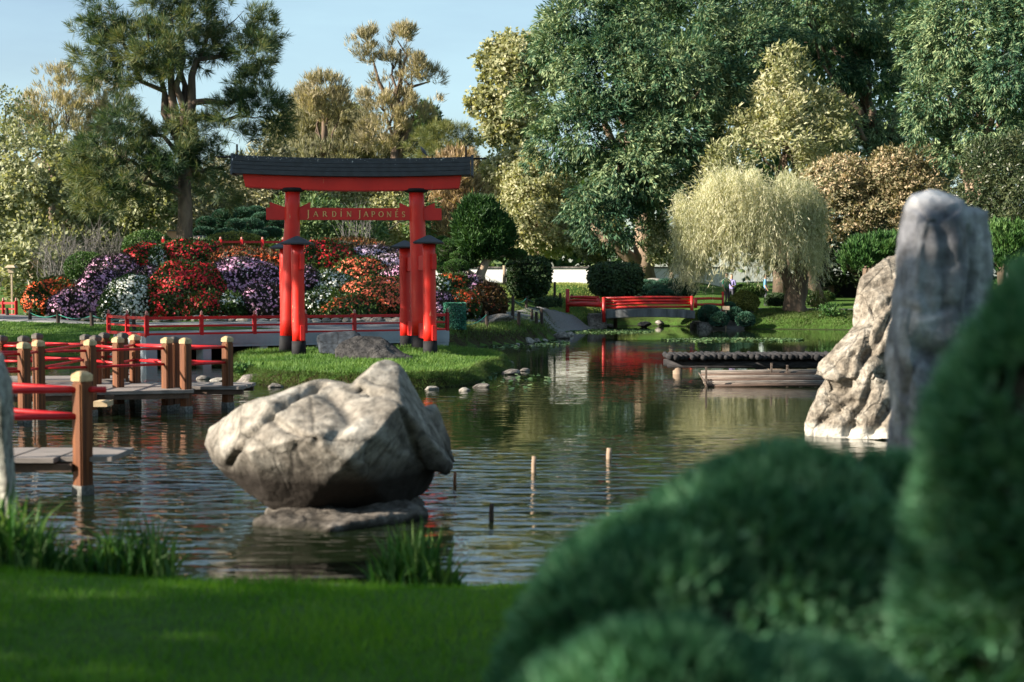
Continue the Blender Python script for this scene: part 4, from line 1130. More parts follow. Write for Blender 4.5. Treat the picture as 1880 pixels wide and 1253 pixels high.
# stumps and stakes standing in the water
for px, py, hp, wd_, mt_, lab in [(980, 868, 30, 9, 'bark_light', 'short pale stake in the water with a dark notch, left of the two pale ones'), (1118, 843, 20, 10, 'bark_light', 'short pale stake in the water, right of the two pale ones'),
                                (902, 955, 30, 9, 'stake', 'short black stake in the water right of the cream boulder'), (835, 892, 26, 6, 'post_wood', 'thin brown stake in the water touching the right side of the cream boulder')]:
    q = G(px, py); h_ = M(hp, q[1]); r_ = M(wd_ / 2, q[1])
    mm = MB(); mm.tube([(0, 0, -.3), (0, 0, h_ * .5), (0.004, 0, h_)], [r_, r_ * 1.05, r_ * .95], 10)
    tag(put('water_stake', mm.mesh('water_stake', MT[mt_], True), None, q), lab, 'stake')
# leafy bin cover
q = P(835, 606, 42.2); zb = max(H(q[0], q[1]), q[2] - .02)
bn = empty('planter_cover', (q[0], q[1], zb), 'round teal planter wrapped in fine artificial leaves at the right end of the landing', 'planter')
mm = MB(); mm.lathe((q[0], q[1], zb - .05), [(.26, 0), (.28, .3), (.28, .62), (.27, .70), (.2, .71)], 20); put('drum', mm.mesh('drum', MT['rope'] if False else plain('dark_drum', (.02, .06, .05)), True), bn)
th = rng.uniform(0, 2 * math.pi, 4500); zz = rng.uniform(-.02, .74, 4500); tp = rng.random(4500) < .16
rr_ = np.where(tp, .30 * np.sqrt(rng.random(4500)), .30); zz = np.where(tp, .72, zz)
PP = np.column_stack([q[0] + rr_ * np.cos(th), q[1] + rr_ * np.sin(th), zb + zz])
DD = np.column_stack([np.cos(th), np.sin(th), np.where(tp, 1.5, .1)])
V_, Q_ = quads(twigs(PP, DD, 1, .05, .035, .6)); tag(put('leaf_cover', npmesh('leaf_cover', V_, Q_, MT['net']), bn), kind='stuff')
# pond plants
def lily(n, px0, px1, py0, py1, label, sc=.05):
    px = rng.uniform(px0, px1, n); py = rng.uniform(-1, 1, n)
    py = (py0 + py1) / 2 + py * (py1 - py0) / 2 * np.sqrt(np.clip(1 - ((px - (px0 + px1) / 2) / ((px1 - px0) / 2)) ** 2, 0, 1))
    C = np.array([G(a, b) for a, b in zip(px, py)])
    C[:, 2] += rng.uniform(.008, .035, n)
    a = rng.uniform(0, 6.28, n); t = rng.normal(size=(n, 3)) * .25 + np.array((0, 0, 1)); t = nrm(t)
    u = nrm(np.cross(t, np.column_stack([np.cos(a), np.sin(a), np.zeros(n)]))); v = np.cross(t, u); s_ = sc * rng.uniform(.6, 1.3, (n, 1))
    VV = np.stack([C - u * s_, C - v * s_, C + u * s_, C + v * s_ * .8], 1); V_, Q_ = quads(VV)
    tag(put('water_plants', npmesh('water_plants', V_, Q_, LILY)), label, 'water plants', None, 'stuff')
LILY = leaf_mat('floating_leaves', (.02, .05, .018), (.05, .11, .035), (.16, .22, .10), .2, 1.2)
lily(2600, 1020, 1200, 603.5, 613, 'floating green leaves on the water before the rocky bridge abutment')
lily(1500, 1215, 1475, 621.5, 628, 'long thin bed of floating leaves in front of the far right bank')
lily(500, 850, 1045, 622, 640, 'sparse floating leaves along the foot of the grassy bank', .06)
lily(90, 870, 1010, 684, 716, 'scattered floating leaves off the tip of the island', .05)
# sign post and lantern
q = P(22, 545, 54); zb = H(q[0], q[1])
ln_ = empty('garden_lantern', (q[0], q[1], zb), 'pale wooden lantern on a thin post at the left edge', 'lantern')
zt = P(22, 486, 54)[2]
WDL = plain('pale_wood', (.33, .24, .16), (.52, .42, .30), .7, 12)
mm = MB(); mm.box((q[0], q[1], (zb + zt - .3) / 2), (.06, .06, zt - .3 - zb)); put('lantern_post', mm.mesh('lantern_post', WDL), ln_)
mm = MB(); mm.box((q[0], q[1], zt - .22), (.2, .2, .2), 0, 1.15); put('lantern_box', mm.mesh('lantern_box', WDL), ln_)
mm = MB(); mm.box((q[0], q[1], zt - .07), (.40, .40, .10), 0, .55); put('lantern_roof', mm.mesh('lantern_roof', WDL), ln_)
q = P(1333, 566, 61.5); zb = H(q[0], q[1])
s_ = empty('small_sign', (q[0], q[1], zb), 'small wooden notice on a stick at the right end of the red log bridge', 'sign')
mm = MB(); mm.box((q[0], q[1], q[2] + .0), (.30, .03, .17)); put('board', mm.mesh('board', WDL), s_)
mm = MB(); mm.box((q[0], q[1] + .03, (zb + q[2]) / 2), (.04, .03, q[2] - zb + .1)); put('stick', mm.mesh('stick', WDL), s_)
# ------------------------------------------------------------------ shrubs
def ico_noise(c, f, amp, sc, seed):
    v = c.copy()
    n = np.array([noise.noise(Vector(p) * sc + Vector((seed * 3.7, seed, 0))) for p in c])
    return v * (1 + amp * n)[:, None]
CS10, CF10 = cubesphere(10)
def ell_surface(C, Rr, n, back=.35, low=-.6, wob=.0, seed=0):
    d = sphere_dirs(int(n * 1.5), back)
    d = d[d[:, 2] > low][:n]
    if wob:
        k = 1 + wob * (np.sin(d[:, 0] * 5 + seed) * np.sin(d[:, 2] * 6 + seed * 2) + .6 * np.sin(d[:, 1] * 9 + d[:, 0] * 7 + seed))
    else: k = np.ones(len(d))
    Rr = np.array(Rr, float)
    return C + d * Rr * k[:, None], nrm(d / Rr)
LEAFD = leaf_mat('azalea_leaf', (.012, .030, .008), (.03, .07, .016), (.08, .13, .035), .25, 1.5)
LEAFP = leaf_mat('purple_dark_leaf', (.014, .016, .012), (.035, .030, .028), (.07, .055, .055), .2, 1.5)
LEAFR = leaf_mat('reddish_leaf', (.03, .022, .010), (.08, .04, .018), (.13, .09, .03), .25, 1.5)
def flower_mat(name, a, b):
    m, t, bs, o = newmat(name)
    g = node(t, 'ShaderNodeNewGeometry')
    t.links.new(ramp(t, g.outputs['Random Per Island'], [(.1, a), (.8, b)]), bs.inputs['Base Color'])
    bs.inputs['Roughness'].default_value = .55
    tr = node(t, 'ShaderNodeBsdfTranslucent'); tr.inputs['Color'].default_value = (*b, 1)
    ms = node(t, 'ShaderNodeMixShader'); ms.inputs[0].default_value = .25
    t.links.new(bs.outputs[0], ms.inputs[1]); t.links.new(tr.outputs[0], ms.inputs[2]); t.links.new(ms.outputs[0], o.inputs['Surface'])
    return m
FL = {'orange': flower_mat('orange_red_petals', (.80, .06, .015), (.98, .20, .05)), 'purple': flower_mat('mauve_petals', (.66, .24, .50), (.92, .60, .82)),
      'lilac': flower_mat('pale_lilac_petals', (.62, .42, .66), (.88, .74, .90)), 'white': flower_mat('white_petals', (.75, .80, .74), (.95, .97, .93)),
      'red': flower_mat('crimson_petals', (.48, .008, .018), (.82, .025, .04)), 'brick': flower_mat('brick_petals', (.35, .05, .02), (.60, .12, .04)), 'cor': flower_mat('coral_petals', (.78, .10, .05), (.95, .26, .13))}
def flowers(Pt, N, size, kind):
    n = len(Pt)
    N = nrm(N + rng.normal(size=(n, 3)) * .45 + np.array((0, -.25, .25)))
    u = nrm(np.cross(N, rng.normal(size=(n, 3)))); v = np.cross(N, u)
    s = size * rng.uniform(.65, 1.25, (n, 1))
    Pt = Pt + N * rng.uniform(.01, .06, (n, 1))
    out = []
    for k in range(3):                       # three crossed petals pairs -> six points, slightly cupped
        a = k * math.pi / 3
        x = u * math.cos(a) + v * math.sin(a); y = -u * math.sin(a) + v * math.cos(a)
        out.append(np.stack([Pt - x * s + N * s * .3, Pt - y * s * .42, Pt + x * s + N * s * .3, Pt + y * s * .42], 1))
    return np.concatenate(out)
def dm(px, py):
    """distance of the hill's surface on the sight line"""
    base = 45.2 + (max(0, 250 - px) / 250) * 4.0 + max(0, px - 780) / 120 * 1.5
    return base + max(0, 582 - py) / 142 * 8.0
def flower_bush(px, py, rx, ry, kind, label, n=560, leaf=None, mixk=None, mixn=0, fs=.052, dd=0.0, dens=1.0):
    d = dm(px, py + ry * .5) + dd
    C = P(px, py + ry * .15, d); rX = M(rx, d) * 1.06; rZ = M(ry, d) * 1.16; rY = max(rX * .75, rZ * .8)
    C = C + np.array((0, rY * .75, 0))
    base = (C[0], C[1], C[2] - rZ)
    o = empty('flowering_shrub', base, label, 'shrub', 'flowering shrubs on the hill behind the gate')
    sd = px * .013
    lm = leaf or LEAFD
    core = ico_noise(CS10, CF10, .14, 2.0, sd) * np.array((rX, rY, rZ)) * .93 + C
    nl = int(min(3200, 1350 * (rX * rZ) + 350))
    Ps, Ns = ell_surface(C, (rX, rY, rZ), nl, .2, -.75, .05, sd)
    lv = twigs(Ps, Ns + np.array((0, 0, .3)), 2, .14, .065, .8, Ns, .03)
    V_, Q_ = quads(lv)
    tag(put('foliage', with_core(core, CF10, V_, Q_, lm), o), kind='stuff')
    nf = int(n * dens * 1.35)
    Pf, Nf = ell_surface(C, (rX * 1.02, rY * 1.02, rZ * 1.02), int(nf * 1.8), .1, -.8, .05, sd)
    # blooms sit in drifts, thinner low down
    g = np.array([noise.noise(Vector(q) * 1.5) for q in Pf]) + .45 * Nf[:, 2] + rng.normal(size=len(Pf)) * .32
    idx = np.argsort(-g)[:nf]
    V_, Q_ = quads(flowers(Pf[idx], Nf[idx], fs, kind))
    tag(put('blossoms', npmesh('blossoms', V_, Q_, FL[kind]), o), kind='stuff')
    if mixk:
        Pf, Nf = ell_surface(C, (rX * 1.02, rY * 1.02, rZ * 1.02), int(mixn * 1.4), .1, -.8, .05, sd)
        V_, Q_ = quads(flowers(Pf, Nf, fs, mixk)); tag(put('blossoms', npmesh('blossoms', V_, Q_, FL[mixk]), o), kind='stuff')
B = flower_bush
B(92, 548, 56, 34, 'orange', 'orange red flowering dome, leftmost on the hill beside the path', 1100)
B(140, 562, 56, 30, 'purple', 'mauve flowering shrub low at the path, between the orange and the white domes', 620, LEAFP)
B(205, 500, 48, 30, 'purple', 'mauve flowering shrub high on the left, just below the clipped green domes', 700, LEAFP)
B(180, 530, 42, 34, 'purple', 'mauve shrub in the middle of the left slope above the low mauve one', 620, LEAFP)
B(236, 548, 46, 38, 'white', 'dense white flowering dome on the left slope by the path', 1150, LEAFD)
B(200, 566, 18, 26, 'white', 'sparse white flowering tuft at the left foot of the dense white dome', 120, LEAFD)
B(264, 478, 42, 30, 'red', 'dark crimson shrub near the upper left beside the clipped dome', 520)
B(284, 482, 16, 26, 'white', 'narrow white flowering tuft high on the left slope among crimson ones', 230)
B(272, 516, 30, 24, 'purple', 'small mauve shrub between the white dome and the big crimson one', 260, LEAFP)
B(345, 472, 66, 30, 'red', 'wide dim crimson shrub along the hill top left of the footbridge', 760)
B(335, 538, 70, 56, 'red', 'big deep crimson dome at the centre left of the hill', 1500, fs=.052)
B(440, 478, 80, 22, 'brick', 'brown red shrub strip under the red footbridge rail', 430, LEAFR)
B(440, 522, 78, 44, 'purple', 'large mauve dome left of the gate with a few white blooms', 1500, LEAFP, 'white', 60)
B(488, 558, 52, 32, 'purple', 'dark mauve shrub just left of the left gate pillars', 420, LEAFP)
B(420, 566, 26, 24, 'white', 'small white flowering tuft at the foot of the large mauve dome', 170, LEAFD)
B(495, 487, 34, 20, 'orange', 'small orange flowering patch peeping left of the gate pillar', 240, LEAFR)
B(378, 566, 40, 26, 'red', 'low crimson shrub behind the landing rail, left of the white tuft', 330)
B(585, 478, 62, 36, 'red', 'crimson shrub seen through the gate just right of the left pillar', 900)
B(556, 528, 30, 34, 'purple', 'slim mauve shrub peeping right of the left gate pillars', 260, LEAFP)
B(600, 528, 46, 28, 'white', 'white flowering shrub seen through the gate at centre', 520)
B(592, 560, 46, 26, 'white', 'thinly flowered pale green shrub low behind the rail inside the gate', 180, LEAFD)
B(660, 505, 52, 30, 'cor', 'coral orange shrub in the middle of the view through the gate', 780)
B(690, 548, 72, 36, 'cor', 'broad coral orange shrub along the rail inside the gate', 1050)
B(640, 568, 56, 22, 'brick', 'low brick orange shrub touching the rail inside the gate', 320)
B(680, 474, 44, 20, 'lilac', 'pale lilac shrub at the crest seen through the gate', 620, LEAFP)
B(712, 496, 44, 26, 'lilac', 'pale lilac shrub running down to the right pillar', 720, LEAFP)
B(735, 522, 40, 30, 'purple', 'mauve shrub against the right gate pillars', 520, LEAFP)
B(742, 476, 30, 18, 'purple', 'dark shrub with few mauve blooms on the crest left of the right pillar', 110, LEAFP)
B(640, 454, 60, 14, 'brick', 'low reddish shrub on the hill crest below the pale trees', 120, LEAFR)
B(808, 536, 22, 24, 'white', 'white flowering tuft right of the gate', 220)
B(806, 566, 26, 26, 'purple', 'mauve tuft right of the gate behind the rail end', 260, LEAFP)
B(828, 532, 34, 26, 'orange', 'bright orange shrub on the right slope of the hill', 480)
B(846, 560, 30, 24, 'orange', 'bright orange shrub low on the right slope above the teal planter', 420, None, 'white', 50)
B(850, 528, 34, 22, 'purple', 'mauve shrub along the right crest of the hill', 360, LEAFP)
B(872, 545, 16, 22, 'purple', 'small mauve shrub at the right end of the hill', 150, LEAFP)
B(896, 552, 30, 28, 'brick', 'round brown red shrub with hardly any flowers, right end of the hill', 60, LEAFR)

# clipped domes, cloud pruned pines
NEED = leaf_mat('blue_green_needles', (.014, .05, .034), (.032, .10, .065), (.075, .17, .11), .15, 1.2)
NEEDG = leaf_mat('green_needles', (.016, .055, .014), (.04, .11, .025), (.09, .17, .045), .2, 1.2)
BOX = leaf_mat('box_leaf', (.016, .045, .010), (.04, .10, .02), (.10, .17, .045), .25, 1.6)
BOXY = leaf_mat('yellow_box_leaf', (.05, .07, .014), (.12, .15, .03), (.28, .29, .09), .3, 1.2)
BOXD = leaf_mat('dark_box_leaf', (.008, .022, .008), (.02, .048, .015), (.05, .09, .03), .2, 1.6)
def pad_mesh(C, Rr, mat, n, Ln, Wd, style='needle', seed=0, low=-.7, back=.3):
    core = ico_noise(CS6, CF6, .10, 1.6, seed) * np.array(Rr) * .95 + C
    Ps, Ns = ell_surface(C, Rr, n, back, low, .04, seed)
    if style == 'needle': lv = twigs(Ps - Ns * Ln * .3, Ns + np.array((0, 0, .55)), 2, Ln, Wd * 1.35, .42)
    else: lv = twigs(Ps, Ns * .4 + rng.normal(size=Ns.shape) * .8, 2, Ln, Wd, .5, Ns, Ln * .3)
    V_, Q_ = quads(lv)
    return core, V_, Q_
def pads(name, label, cat, lst, mat, dens=900, Ln=.10, Wd=.016, style='needle', trunk=None, group=None, base=None, part='foliage_pad', bark=None, psc=1.0):
    """lst: (px, py, rx, ry, d)"""
    cs = [P(a, b, d) for a, b, rx, ry, d in lst]
    lo = min(range(len(lst)), key=lambda i: cs[i][2])
    if base is None: base = (cs[lo][0], cs[lo][1], H(cs[lo][0], cs[lo][1]))
    o = empty(name, base, label, cat, group)
    for c, (a, b, rx, ry, d) in zip(cs, lst):
        Rr = (M(rx, d) * psc, M((rx + ry) / 2, d) * .8 * psc, M(ry, d) * psc)
        n = int(dens * (Rr[0] * Rr[2] * 4) + 250)
        cv, v, q = pad_mesh(c, Rr, mat, n, Ln, Wd, style, a * .1 + b)
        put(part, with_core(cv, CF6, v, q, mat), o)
    if trunk:
        mb = MB()
        for pl, rd in trunk: mb.tube([P(*p) if len(p) == 3 else p for p in pl], rd, 8, .12)
        put('trunk', mb.mesh('trunk', bark or MT['bark'], True), o)
    return o
def dome(px, py, rx, ry, d, mat, label, dens=1500, Ln=.07, Wd=.045, style='leaf', group=None):
    return pads('clipped_shrub', label, 'shrub', [(px, py, rx, ry, d)], mat, dens, Ln, Wd, style, None, group, None, 'foliage')
dome(271, 452, 44, 27, 55.5, BOX, 'mid green clipped dome left of the big pine trunk')
dome(160, 492, 40, 27, 55, BOX, 'darker green clipped dome above the mauve shrubs on the far left slope')
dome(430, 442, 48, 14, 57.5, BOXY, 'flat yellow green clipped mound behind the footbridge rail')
pads('cloud_pine', 'blue green cloud pruned pine of many rounded pads right of the big pine trunk', 'tree',
     [(378, 410, 21, 13, 60), (374, 428, 24, 12, 59.5), (412, 397, 26, 14, 61), (400, 414, 18, 13, 61), (440, 392, 30, 12, 63), (470, 388, 22, 10, 64), (480, 402, 22, 13, 62), (432, 414, 22, 13, 59.5), (458, 416, 32, 17, 60.5),
      (416, 430, 26, 11, 59), (504, 412, 24, 14, 62), (500, 428, 22, 12, 61), (470, 432, 26, 10, 59.5)], NEED, 1500, .10, .018,
     trunk=[([(450, 452, 61), (446, 430, 61), (430, 412, 61.5), (412, 402, 61.5)], [.13, .1, .08, .04]), ([(450, 440, 61), (475, 424, 61), (498, 416, 62)], [.1, .07, .04])], psc=.80)
rng_pads_right = [(828, 462, 26, 22, 58), (812, 452, 16, 16, 60), (856, 462, 12, 9, 57), (850, 470, 22, 8, 57), (838, 490, 22, 12, 56.5), (818, 494, 16, 10, 57), (805, 480, 14, 12, 58), (945, 468, 22, 10, 57.5), (862, 486, 14, 8, 57)]
pads('topiary_pine', 'tall topiary pine with a ragged round top and flat side pads right of the gate', 'tree', rng_pads_right, NEEDG, 1500, .10, .018, base=(*P(876, 525, 57)[:2], H(*P(876, 525, 57)[:2])),
     trunk=[([(884, 528, 57), (882, 505, 57), (892, 480, 57), (888, 450, 57), (885, 420, 57)], [.24, .19, .17, .13, .08]), ([(874, 525, 57), (868, 505, 57), (850, 488, 57), (832, 480, 57)], [.14, .09, .06, .04]),
            ([(872, 520, 57), (850, 505, 57.2), (838, 495, 57)], [.08, .05, .03]), ([(846, 515, 57.2), (830, 500, 57.2), (818, 492, 57.2)], [.07, .05, .03]), ([(892, 480, 57), (920, 470, 57.3), (945, 470, 57.5)], [.1, .06, .03])], bark=MT['bark_light'])
# its ragged crown is its own tree mesh
tp = bpy.data.objects[[o.name for o in COL.objects if o.name.startswith('topiary_pine')][0]]
Vs = []
for (a, b, rx, ry, d) in [(884, 410, 46, 34, 57), (892, 440, 50, 30, 57), (878, 385, 28, 18, 57), (862, 425, 26, 28, 57.3), (915, 425, 24, 26, 57), (885, 460, 34, 14, 57)]:
    C = P(a, b, d); Rr = np.array((M(rx, d), M(rx, d) * .8, M(ry, d)))
    Ps, Ns = ell_surface(C, Rr, 1500, .3, -.8, .12, a)
    Ps = C + (Ps - C) * rng.uniform(.7, 1.04, (len(Ps), 1))
    Vs.append(twigs(Ps, Ns * .5 + np.array((0, 0, .7)), 4, .24, .05, .45, None, .06))
V_, Q_ = quads(*Vs); tag(put('crown', npmesh('crown', V_, Q_, leaf_mat('bright_pine', (.010, .035, .010), (.026, .075, .018), (.055, .12, .03), .25, 1)), tp), kind='stuff')
def clipped_block(px, py, rx, ry, d, mat, name, label, drop=0):
    C = P(px, py, d); Rr = np.array((M(rx, d), M(rx, d) * .8, M(ry, d)))
    dd = sphere_dirs(5200, .3); dd = dd[:3600]
    k = (np.abs(dd) ** 4).sum(1) ** -.25
    dd = dd * (k * rng.uniform(.9, 1.03, len(k)))[:, None]
    Ps = C + dd * Rr
    Ps[:, 0] += (Ps[:, 2] - C[2]) / Rr[2] * .05 * (Ps[:, 0] - C[0])
    N_ = nrm(dd)
    core = (CS10 * ((np.abs(CS10) ** 4).sum(1) ** -.25)[:, None]) * Rr * .88 + C
    lv = twigs(Ps, N_ * .4 + rng.normal(size=N_.shape) * .7 - np.array((0, 0, drop)), 2, .13, .08, .3, N_, .03)
    V_, Q_ = quads(lv)
    o = empty(name, (C[0], C[1], H(C[0], C[1])), label, 'shrub')
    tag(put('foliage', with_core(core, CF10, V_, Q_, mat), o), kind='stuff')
    zb = H(C[0], C[1])
    mb = MB(); mb.tube([(C[0], C[1], zb - .1), (C[0] + .03, C[1], C[2])], [.09, .06], 8); put('stem', mb.mesh('stem', MT['bark'], True), o)
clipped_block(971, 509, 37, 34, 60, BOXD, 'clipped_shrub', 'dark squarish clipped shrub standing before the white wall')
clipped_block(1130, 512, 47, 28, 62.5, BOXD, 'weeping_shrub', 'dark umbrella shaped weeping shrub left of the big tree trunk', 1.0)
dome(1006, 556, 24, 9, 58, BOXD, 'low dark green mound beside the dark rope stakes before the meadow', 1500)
pads('juniper', 'row of sloping blue green clipped pads behind the red log bridge', 'shrub',
     [(1172, 538, 24, 12, 65), (1190, 526, 22, 11, 66), (1205, 533, 26, 9, 65), (1232, 528, 34, 15, 65.5), (1214, 543, 26, 11, 64.5), (1255, 532, 24, 18, 66), (1236, 546, 14, 8, 64), (1160, 532, 14, 8, 67)], NEED, 1500, .10, .02)
for px, py, rx, ry, d, mt_, lab in [(1302, 578, 20, 17, 61.6, NEED, 'tilted blue green clipped ball nearest the right end of the red log bridge'), (1320, 588, 17, 14, 61.3, NEED, 'lower blue green clipped ball below the small notice, at the water'),
                                 (1368, 588, 17, 14, 61.2, NEED, 'fuzzy blue green ball at the water, rightmost of the clipped balls'), (1348, 578, 15, 13, 61.8, NEED, 'blue green clipped ball tucked between two lower ones, below the yellow dome'),
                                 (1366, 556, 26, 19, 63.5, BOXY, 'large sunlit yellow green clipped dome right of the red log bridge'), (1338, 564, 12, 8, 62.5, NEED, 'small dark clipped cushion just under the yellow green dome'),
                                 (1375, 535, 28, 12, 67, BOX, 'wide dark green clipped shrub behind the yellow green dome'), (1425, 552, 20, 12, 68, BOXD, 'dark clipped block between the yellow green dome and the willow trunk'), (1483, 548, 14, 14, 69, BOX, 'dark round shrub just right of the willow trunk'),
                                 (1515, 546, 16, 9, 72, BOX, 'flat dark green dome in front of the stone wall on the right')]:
    dome(px, py, rx, ry, d, mt_, lab, 1800, .08, .03 if mt_ is NEED else .05, 'needle' if mt_ is NEED else 'leaf')

# ------------------------------------------------------------------ close up clipped bush on the right
NB = leaf_mat('near_bush_needles', (.03, .11, .055), (.09, .26, .13), (.22, .42, .26), .25, 6)
def near_bush(label, lobes, n, base):
    o = empty('clipped_bush', base, label, 'bush')
    Vs, cores, Qs, off = [], [], [], 0
    for (C, Rr, sd) in lobes:
        C = np.array(C, float)
        c_ = ico_noise(CS10, CF10, .16, 2.4, sd) * np.array(Rr) * .84 + C
        cores.append(c_); Qs.append(CF10 + off); off += len(c_)
    for (C, Rr, sd) in lobes:
        nn_ = int(n * Rr[0] * Rr[2] / sum(q[1][0] * q[1][2] for q in lobes))
        Ps, Ns = ell_surface(np.array(C), Rr, nn_, .5, -.9, .05, sd)
        g = np.array([noise.noise(Vector(q) * 7) for q in Ps])
        Ps = Ps - Ns * np.clip(-g, 0, 1)[:, None] * .06
        keep = (g > -.42) | (Ns[:, 2] > .75)
        Ps, Ns = Ps[keep], Ns[keep]
        Vs.append(twigs(Ps - Ns * .01, Ns + np.array((0, 0, .5)), 3, .045, .0115, .45))
    V_, Q_ = quads(*Vs)
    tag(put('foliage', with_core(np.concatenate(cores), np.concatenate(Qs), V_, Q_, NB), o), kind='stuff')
NG = .28
def el(px, py, rx, ry, d, ryk=.9, sd=0):
    c = P(px, py, d); return (c, (M(rx, d), M(rx, d) * ryk, M(ry, d)), sd)
near_bush('big dark green clipped bush close up at the bottom right', [el(1410, 1330, 470, 470, 2.9, .6, 1), el(1205, 1270, 285, 285, 2.75, .6, 3), el(1600, 1140, 260, 290, 3.05, .6, 9)], 28000, (1.0, 2.7, NG))
near_bush('taller clipped bush rising at the right edge, close up', [el(2040, 965, 345, 480, 2.5, .7, 4), el(1880, 1110, 220, 380, 2.55, .7, 5)], 17000, (1.8, 2.6, NG))
near_bush('lowest rounded clipped bush at the bottom edge, close up', [el(1270, 1400, 330, 240, 2.2, .7, 6), el(1480, 1450, 260, 240, 2.25, .7, 7)], 9000, (.6, 2.2, NG))

# ------------------------------------------------------------------ reeds on the near shore
REED = leaf_mat('reed_leaf', (.012, .055, .010), (.035, .12, .022), (.14, .24, .06), .35, 3)
def reeds(n, px0, px1, d0, d1, hmax, label, env):
    px = rng.uniform(px0, px1, n); d = rng.uniform(d0, d1, n)
    x = (px - 940) / F * d; z = np.maximum(height(np.column_stack([x, d])), -.05)
    h = hmax * env((px - px0) / (px1 - px0)) * rng.uniform(.45, 1.05, n)
    B_ = np.column_stack([x, d, z]); ln = rng.normal(size=(n, 2)) * .20
    a = rng.uniform(0, 3.14, n); s = np.column_stack([np.cos(a), np.sin(a), np.zeros(n)]) * (.013 * rng.uniform(.5, 1.3, n))[:, None]
    segs = 4; rows = []
    for i in range(segs + 1):
        t = i / segs
        c = B_ + np.column_stack([ln[:, 0] * h * t * (.4 + t), ln[:, 1] * h * t * (.4 + t), h * t * (1 - .16 * t * np.abs(ln).sum(1) * 3)])
        ww = (1 - t ** 2.2) * .95 + .05
        rows += [c - s * ww, c + s * ww]
    VV = np.stack(rows, 1); k = VV.shape[1]
    base_ = np.arange(n)[:, None] * k
    QQ = np.concatenate([base_ + np.array([[2 * i, 2 * i + 1, 2 * i + 3, 2 * i + 2]]) for i in range(segs)])
    tag(put('reeds', npmesh('reeds', VV.reshape(-1, 3), QQ, REED), None), label, 'reeds', None, 'stuff')
reeds(1000, -60, 315, 7.8, 8.4, .58, 'long bladed water iris clump along the shore at the bottom left', lambda t: .7 + .3 * np.sin(t * 9) + .0 * t - .25 * (t > .8))
reeds(420, 672, 848, 7.95, 8.25, .50, 'tuft of grassy reeds on the shore in front of the cream boulder', lambda t: np.sin(np.clip(t, .02, .98) * math.pi) ** .5)
reeds(26, 1000, 1080, 7.9, 8.2, .45, 'few thin reeds showing at the left edge of the big near bush', lambda t: .8 + 0 * t)
# small plants at the edge of the island and willow bank
def little_plant(px, py, d, w_, h_, n, mat, label, cat='plant', grp=None, Ln=.16, Wd=.05):
    C = P(px, py, d); zb = H(C[0], C[1])
    Ps = np.column_stack([C[0] + rng.normal(size=n) * M(w_, d) * .45, C[1] + rng.normal(size=n) * M(w_, d) * .4, zb + rng.random(n) * M(h_, d)])
    V_, Q_ = quads(twigs(Ps, np.tile(np.array((0, -.1, .8)), (n, 1)), 3, Ln, Wd, .7))
    o = empty('leafy_plant', (C[0], C[1], zb), label, cat, grp)
    tag(put('leaves', npmesh('leaves', V_, Q_, mat), o), kind='stuff')
    mb = MB(); mb.tube([(C[0], C[1], zb - .05), (C[0] + .02, C[1], zb + M(h_, d) * .7)], [.018, .01], 6); put('stem', mb.mesh('stem', MT['bark'], True), o)
little_plant(445, 690, 27.5, 24, 18, 120, NEEDG, 'small leafy weed at the left end of the island', Ln=.09, Wd=.04)
little_plant(1526, 590, 61.5, 26, 22, 160, NEEDG, 'low leafy shrub on the far bank left of the pale crag', Ln=.16)
little_plant(1500, 556, 66, 10, 36, 70, BOXY, 'young thin yellow green sapling right of the willow trunk', Ln=.16)
little_plant(1516, 556, 66, 10, 34, 60, BOXY, 'second yellow green sapling nearer the pale crag', Ln=.16)
# ------------------------------------------------------------------ trees
def limb_pts(a, b, n=6, wob=.06, sag=0):
    a, b = np.array(a, float), np.array(b, float); L_ = np.linalg.norm(b - a)
    out = []
    for i in range(n + 1):
        t = i / n; p = a + (b - a) * t
        if 0 < i < n: p = p + rng.normal(size=3) * L_ * wob * .5
        p = p + np.array((0, 0, sag * L_ * math.sin(math.pi * t)))
        out.append(p)
    return out
def crown_pts(lobes, n_cl, back=.25, low=-.85, fill=.25):
    """centres and outward directions of leaf clusters over ellipsoid lobes (px,py,rx,ry,d)"""
    ar = np.array([l[2] * l[3] * 1.0 for l in lobes], float); ar = (ar / (np.array([l[4] for l in lobes]) * 0 + 1)); pr = ar / ar.sum()
    Cs, Ds = [], []
    cens = [P(l[0], l[1], l[4]) for l in lobes]; rad = [np.array((M(l[2], l[4]), M((l[2] + l[3]) / 2, l[4]) * .9, M(l[3], l[4]))) for l in lobes]
    for c, r, p in zip(cens, rad, pr):
        n = int(n_cl * p * 1.6) + 6
        d = sphere_dirs(n, back); d = d[d[:, 2] > low][:int(n_cl * p) + 4]
        k = np.where(rng.random(len(d)) < fill, rng.uniform(.35, .9, len(d)), rng.uniform(.86, 1.06, len(d)))
        Cs.append(c + d * r * k[:, None]); Ds.append(nrm(d / r))
    C, D = np.concatenate(Cs), np.concatenate(Ds)
    bil = np.array([noise.noise(Vector(q) * .55) + .5 * noise.noise(Vector(q) * 1.3) for q in C])
    C = C + D * (bil * np.minimum(np.mean([r.mean() for r in rad]) * .38, 1.5))[:, None]
    # drop clusters buried deep inside another lobe
    deep = np.zeros(len(C), bool)
    for c, r in zip(cens, rad): deep |= (((C - c) / (r * .62)) ** 2).sum(1) < 1
    keep = ~deep | (rng.random(len(C)) < .12)
    return C[keep], D[keep], cens, rad
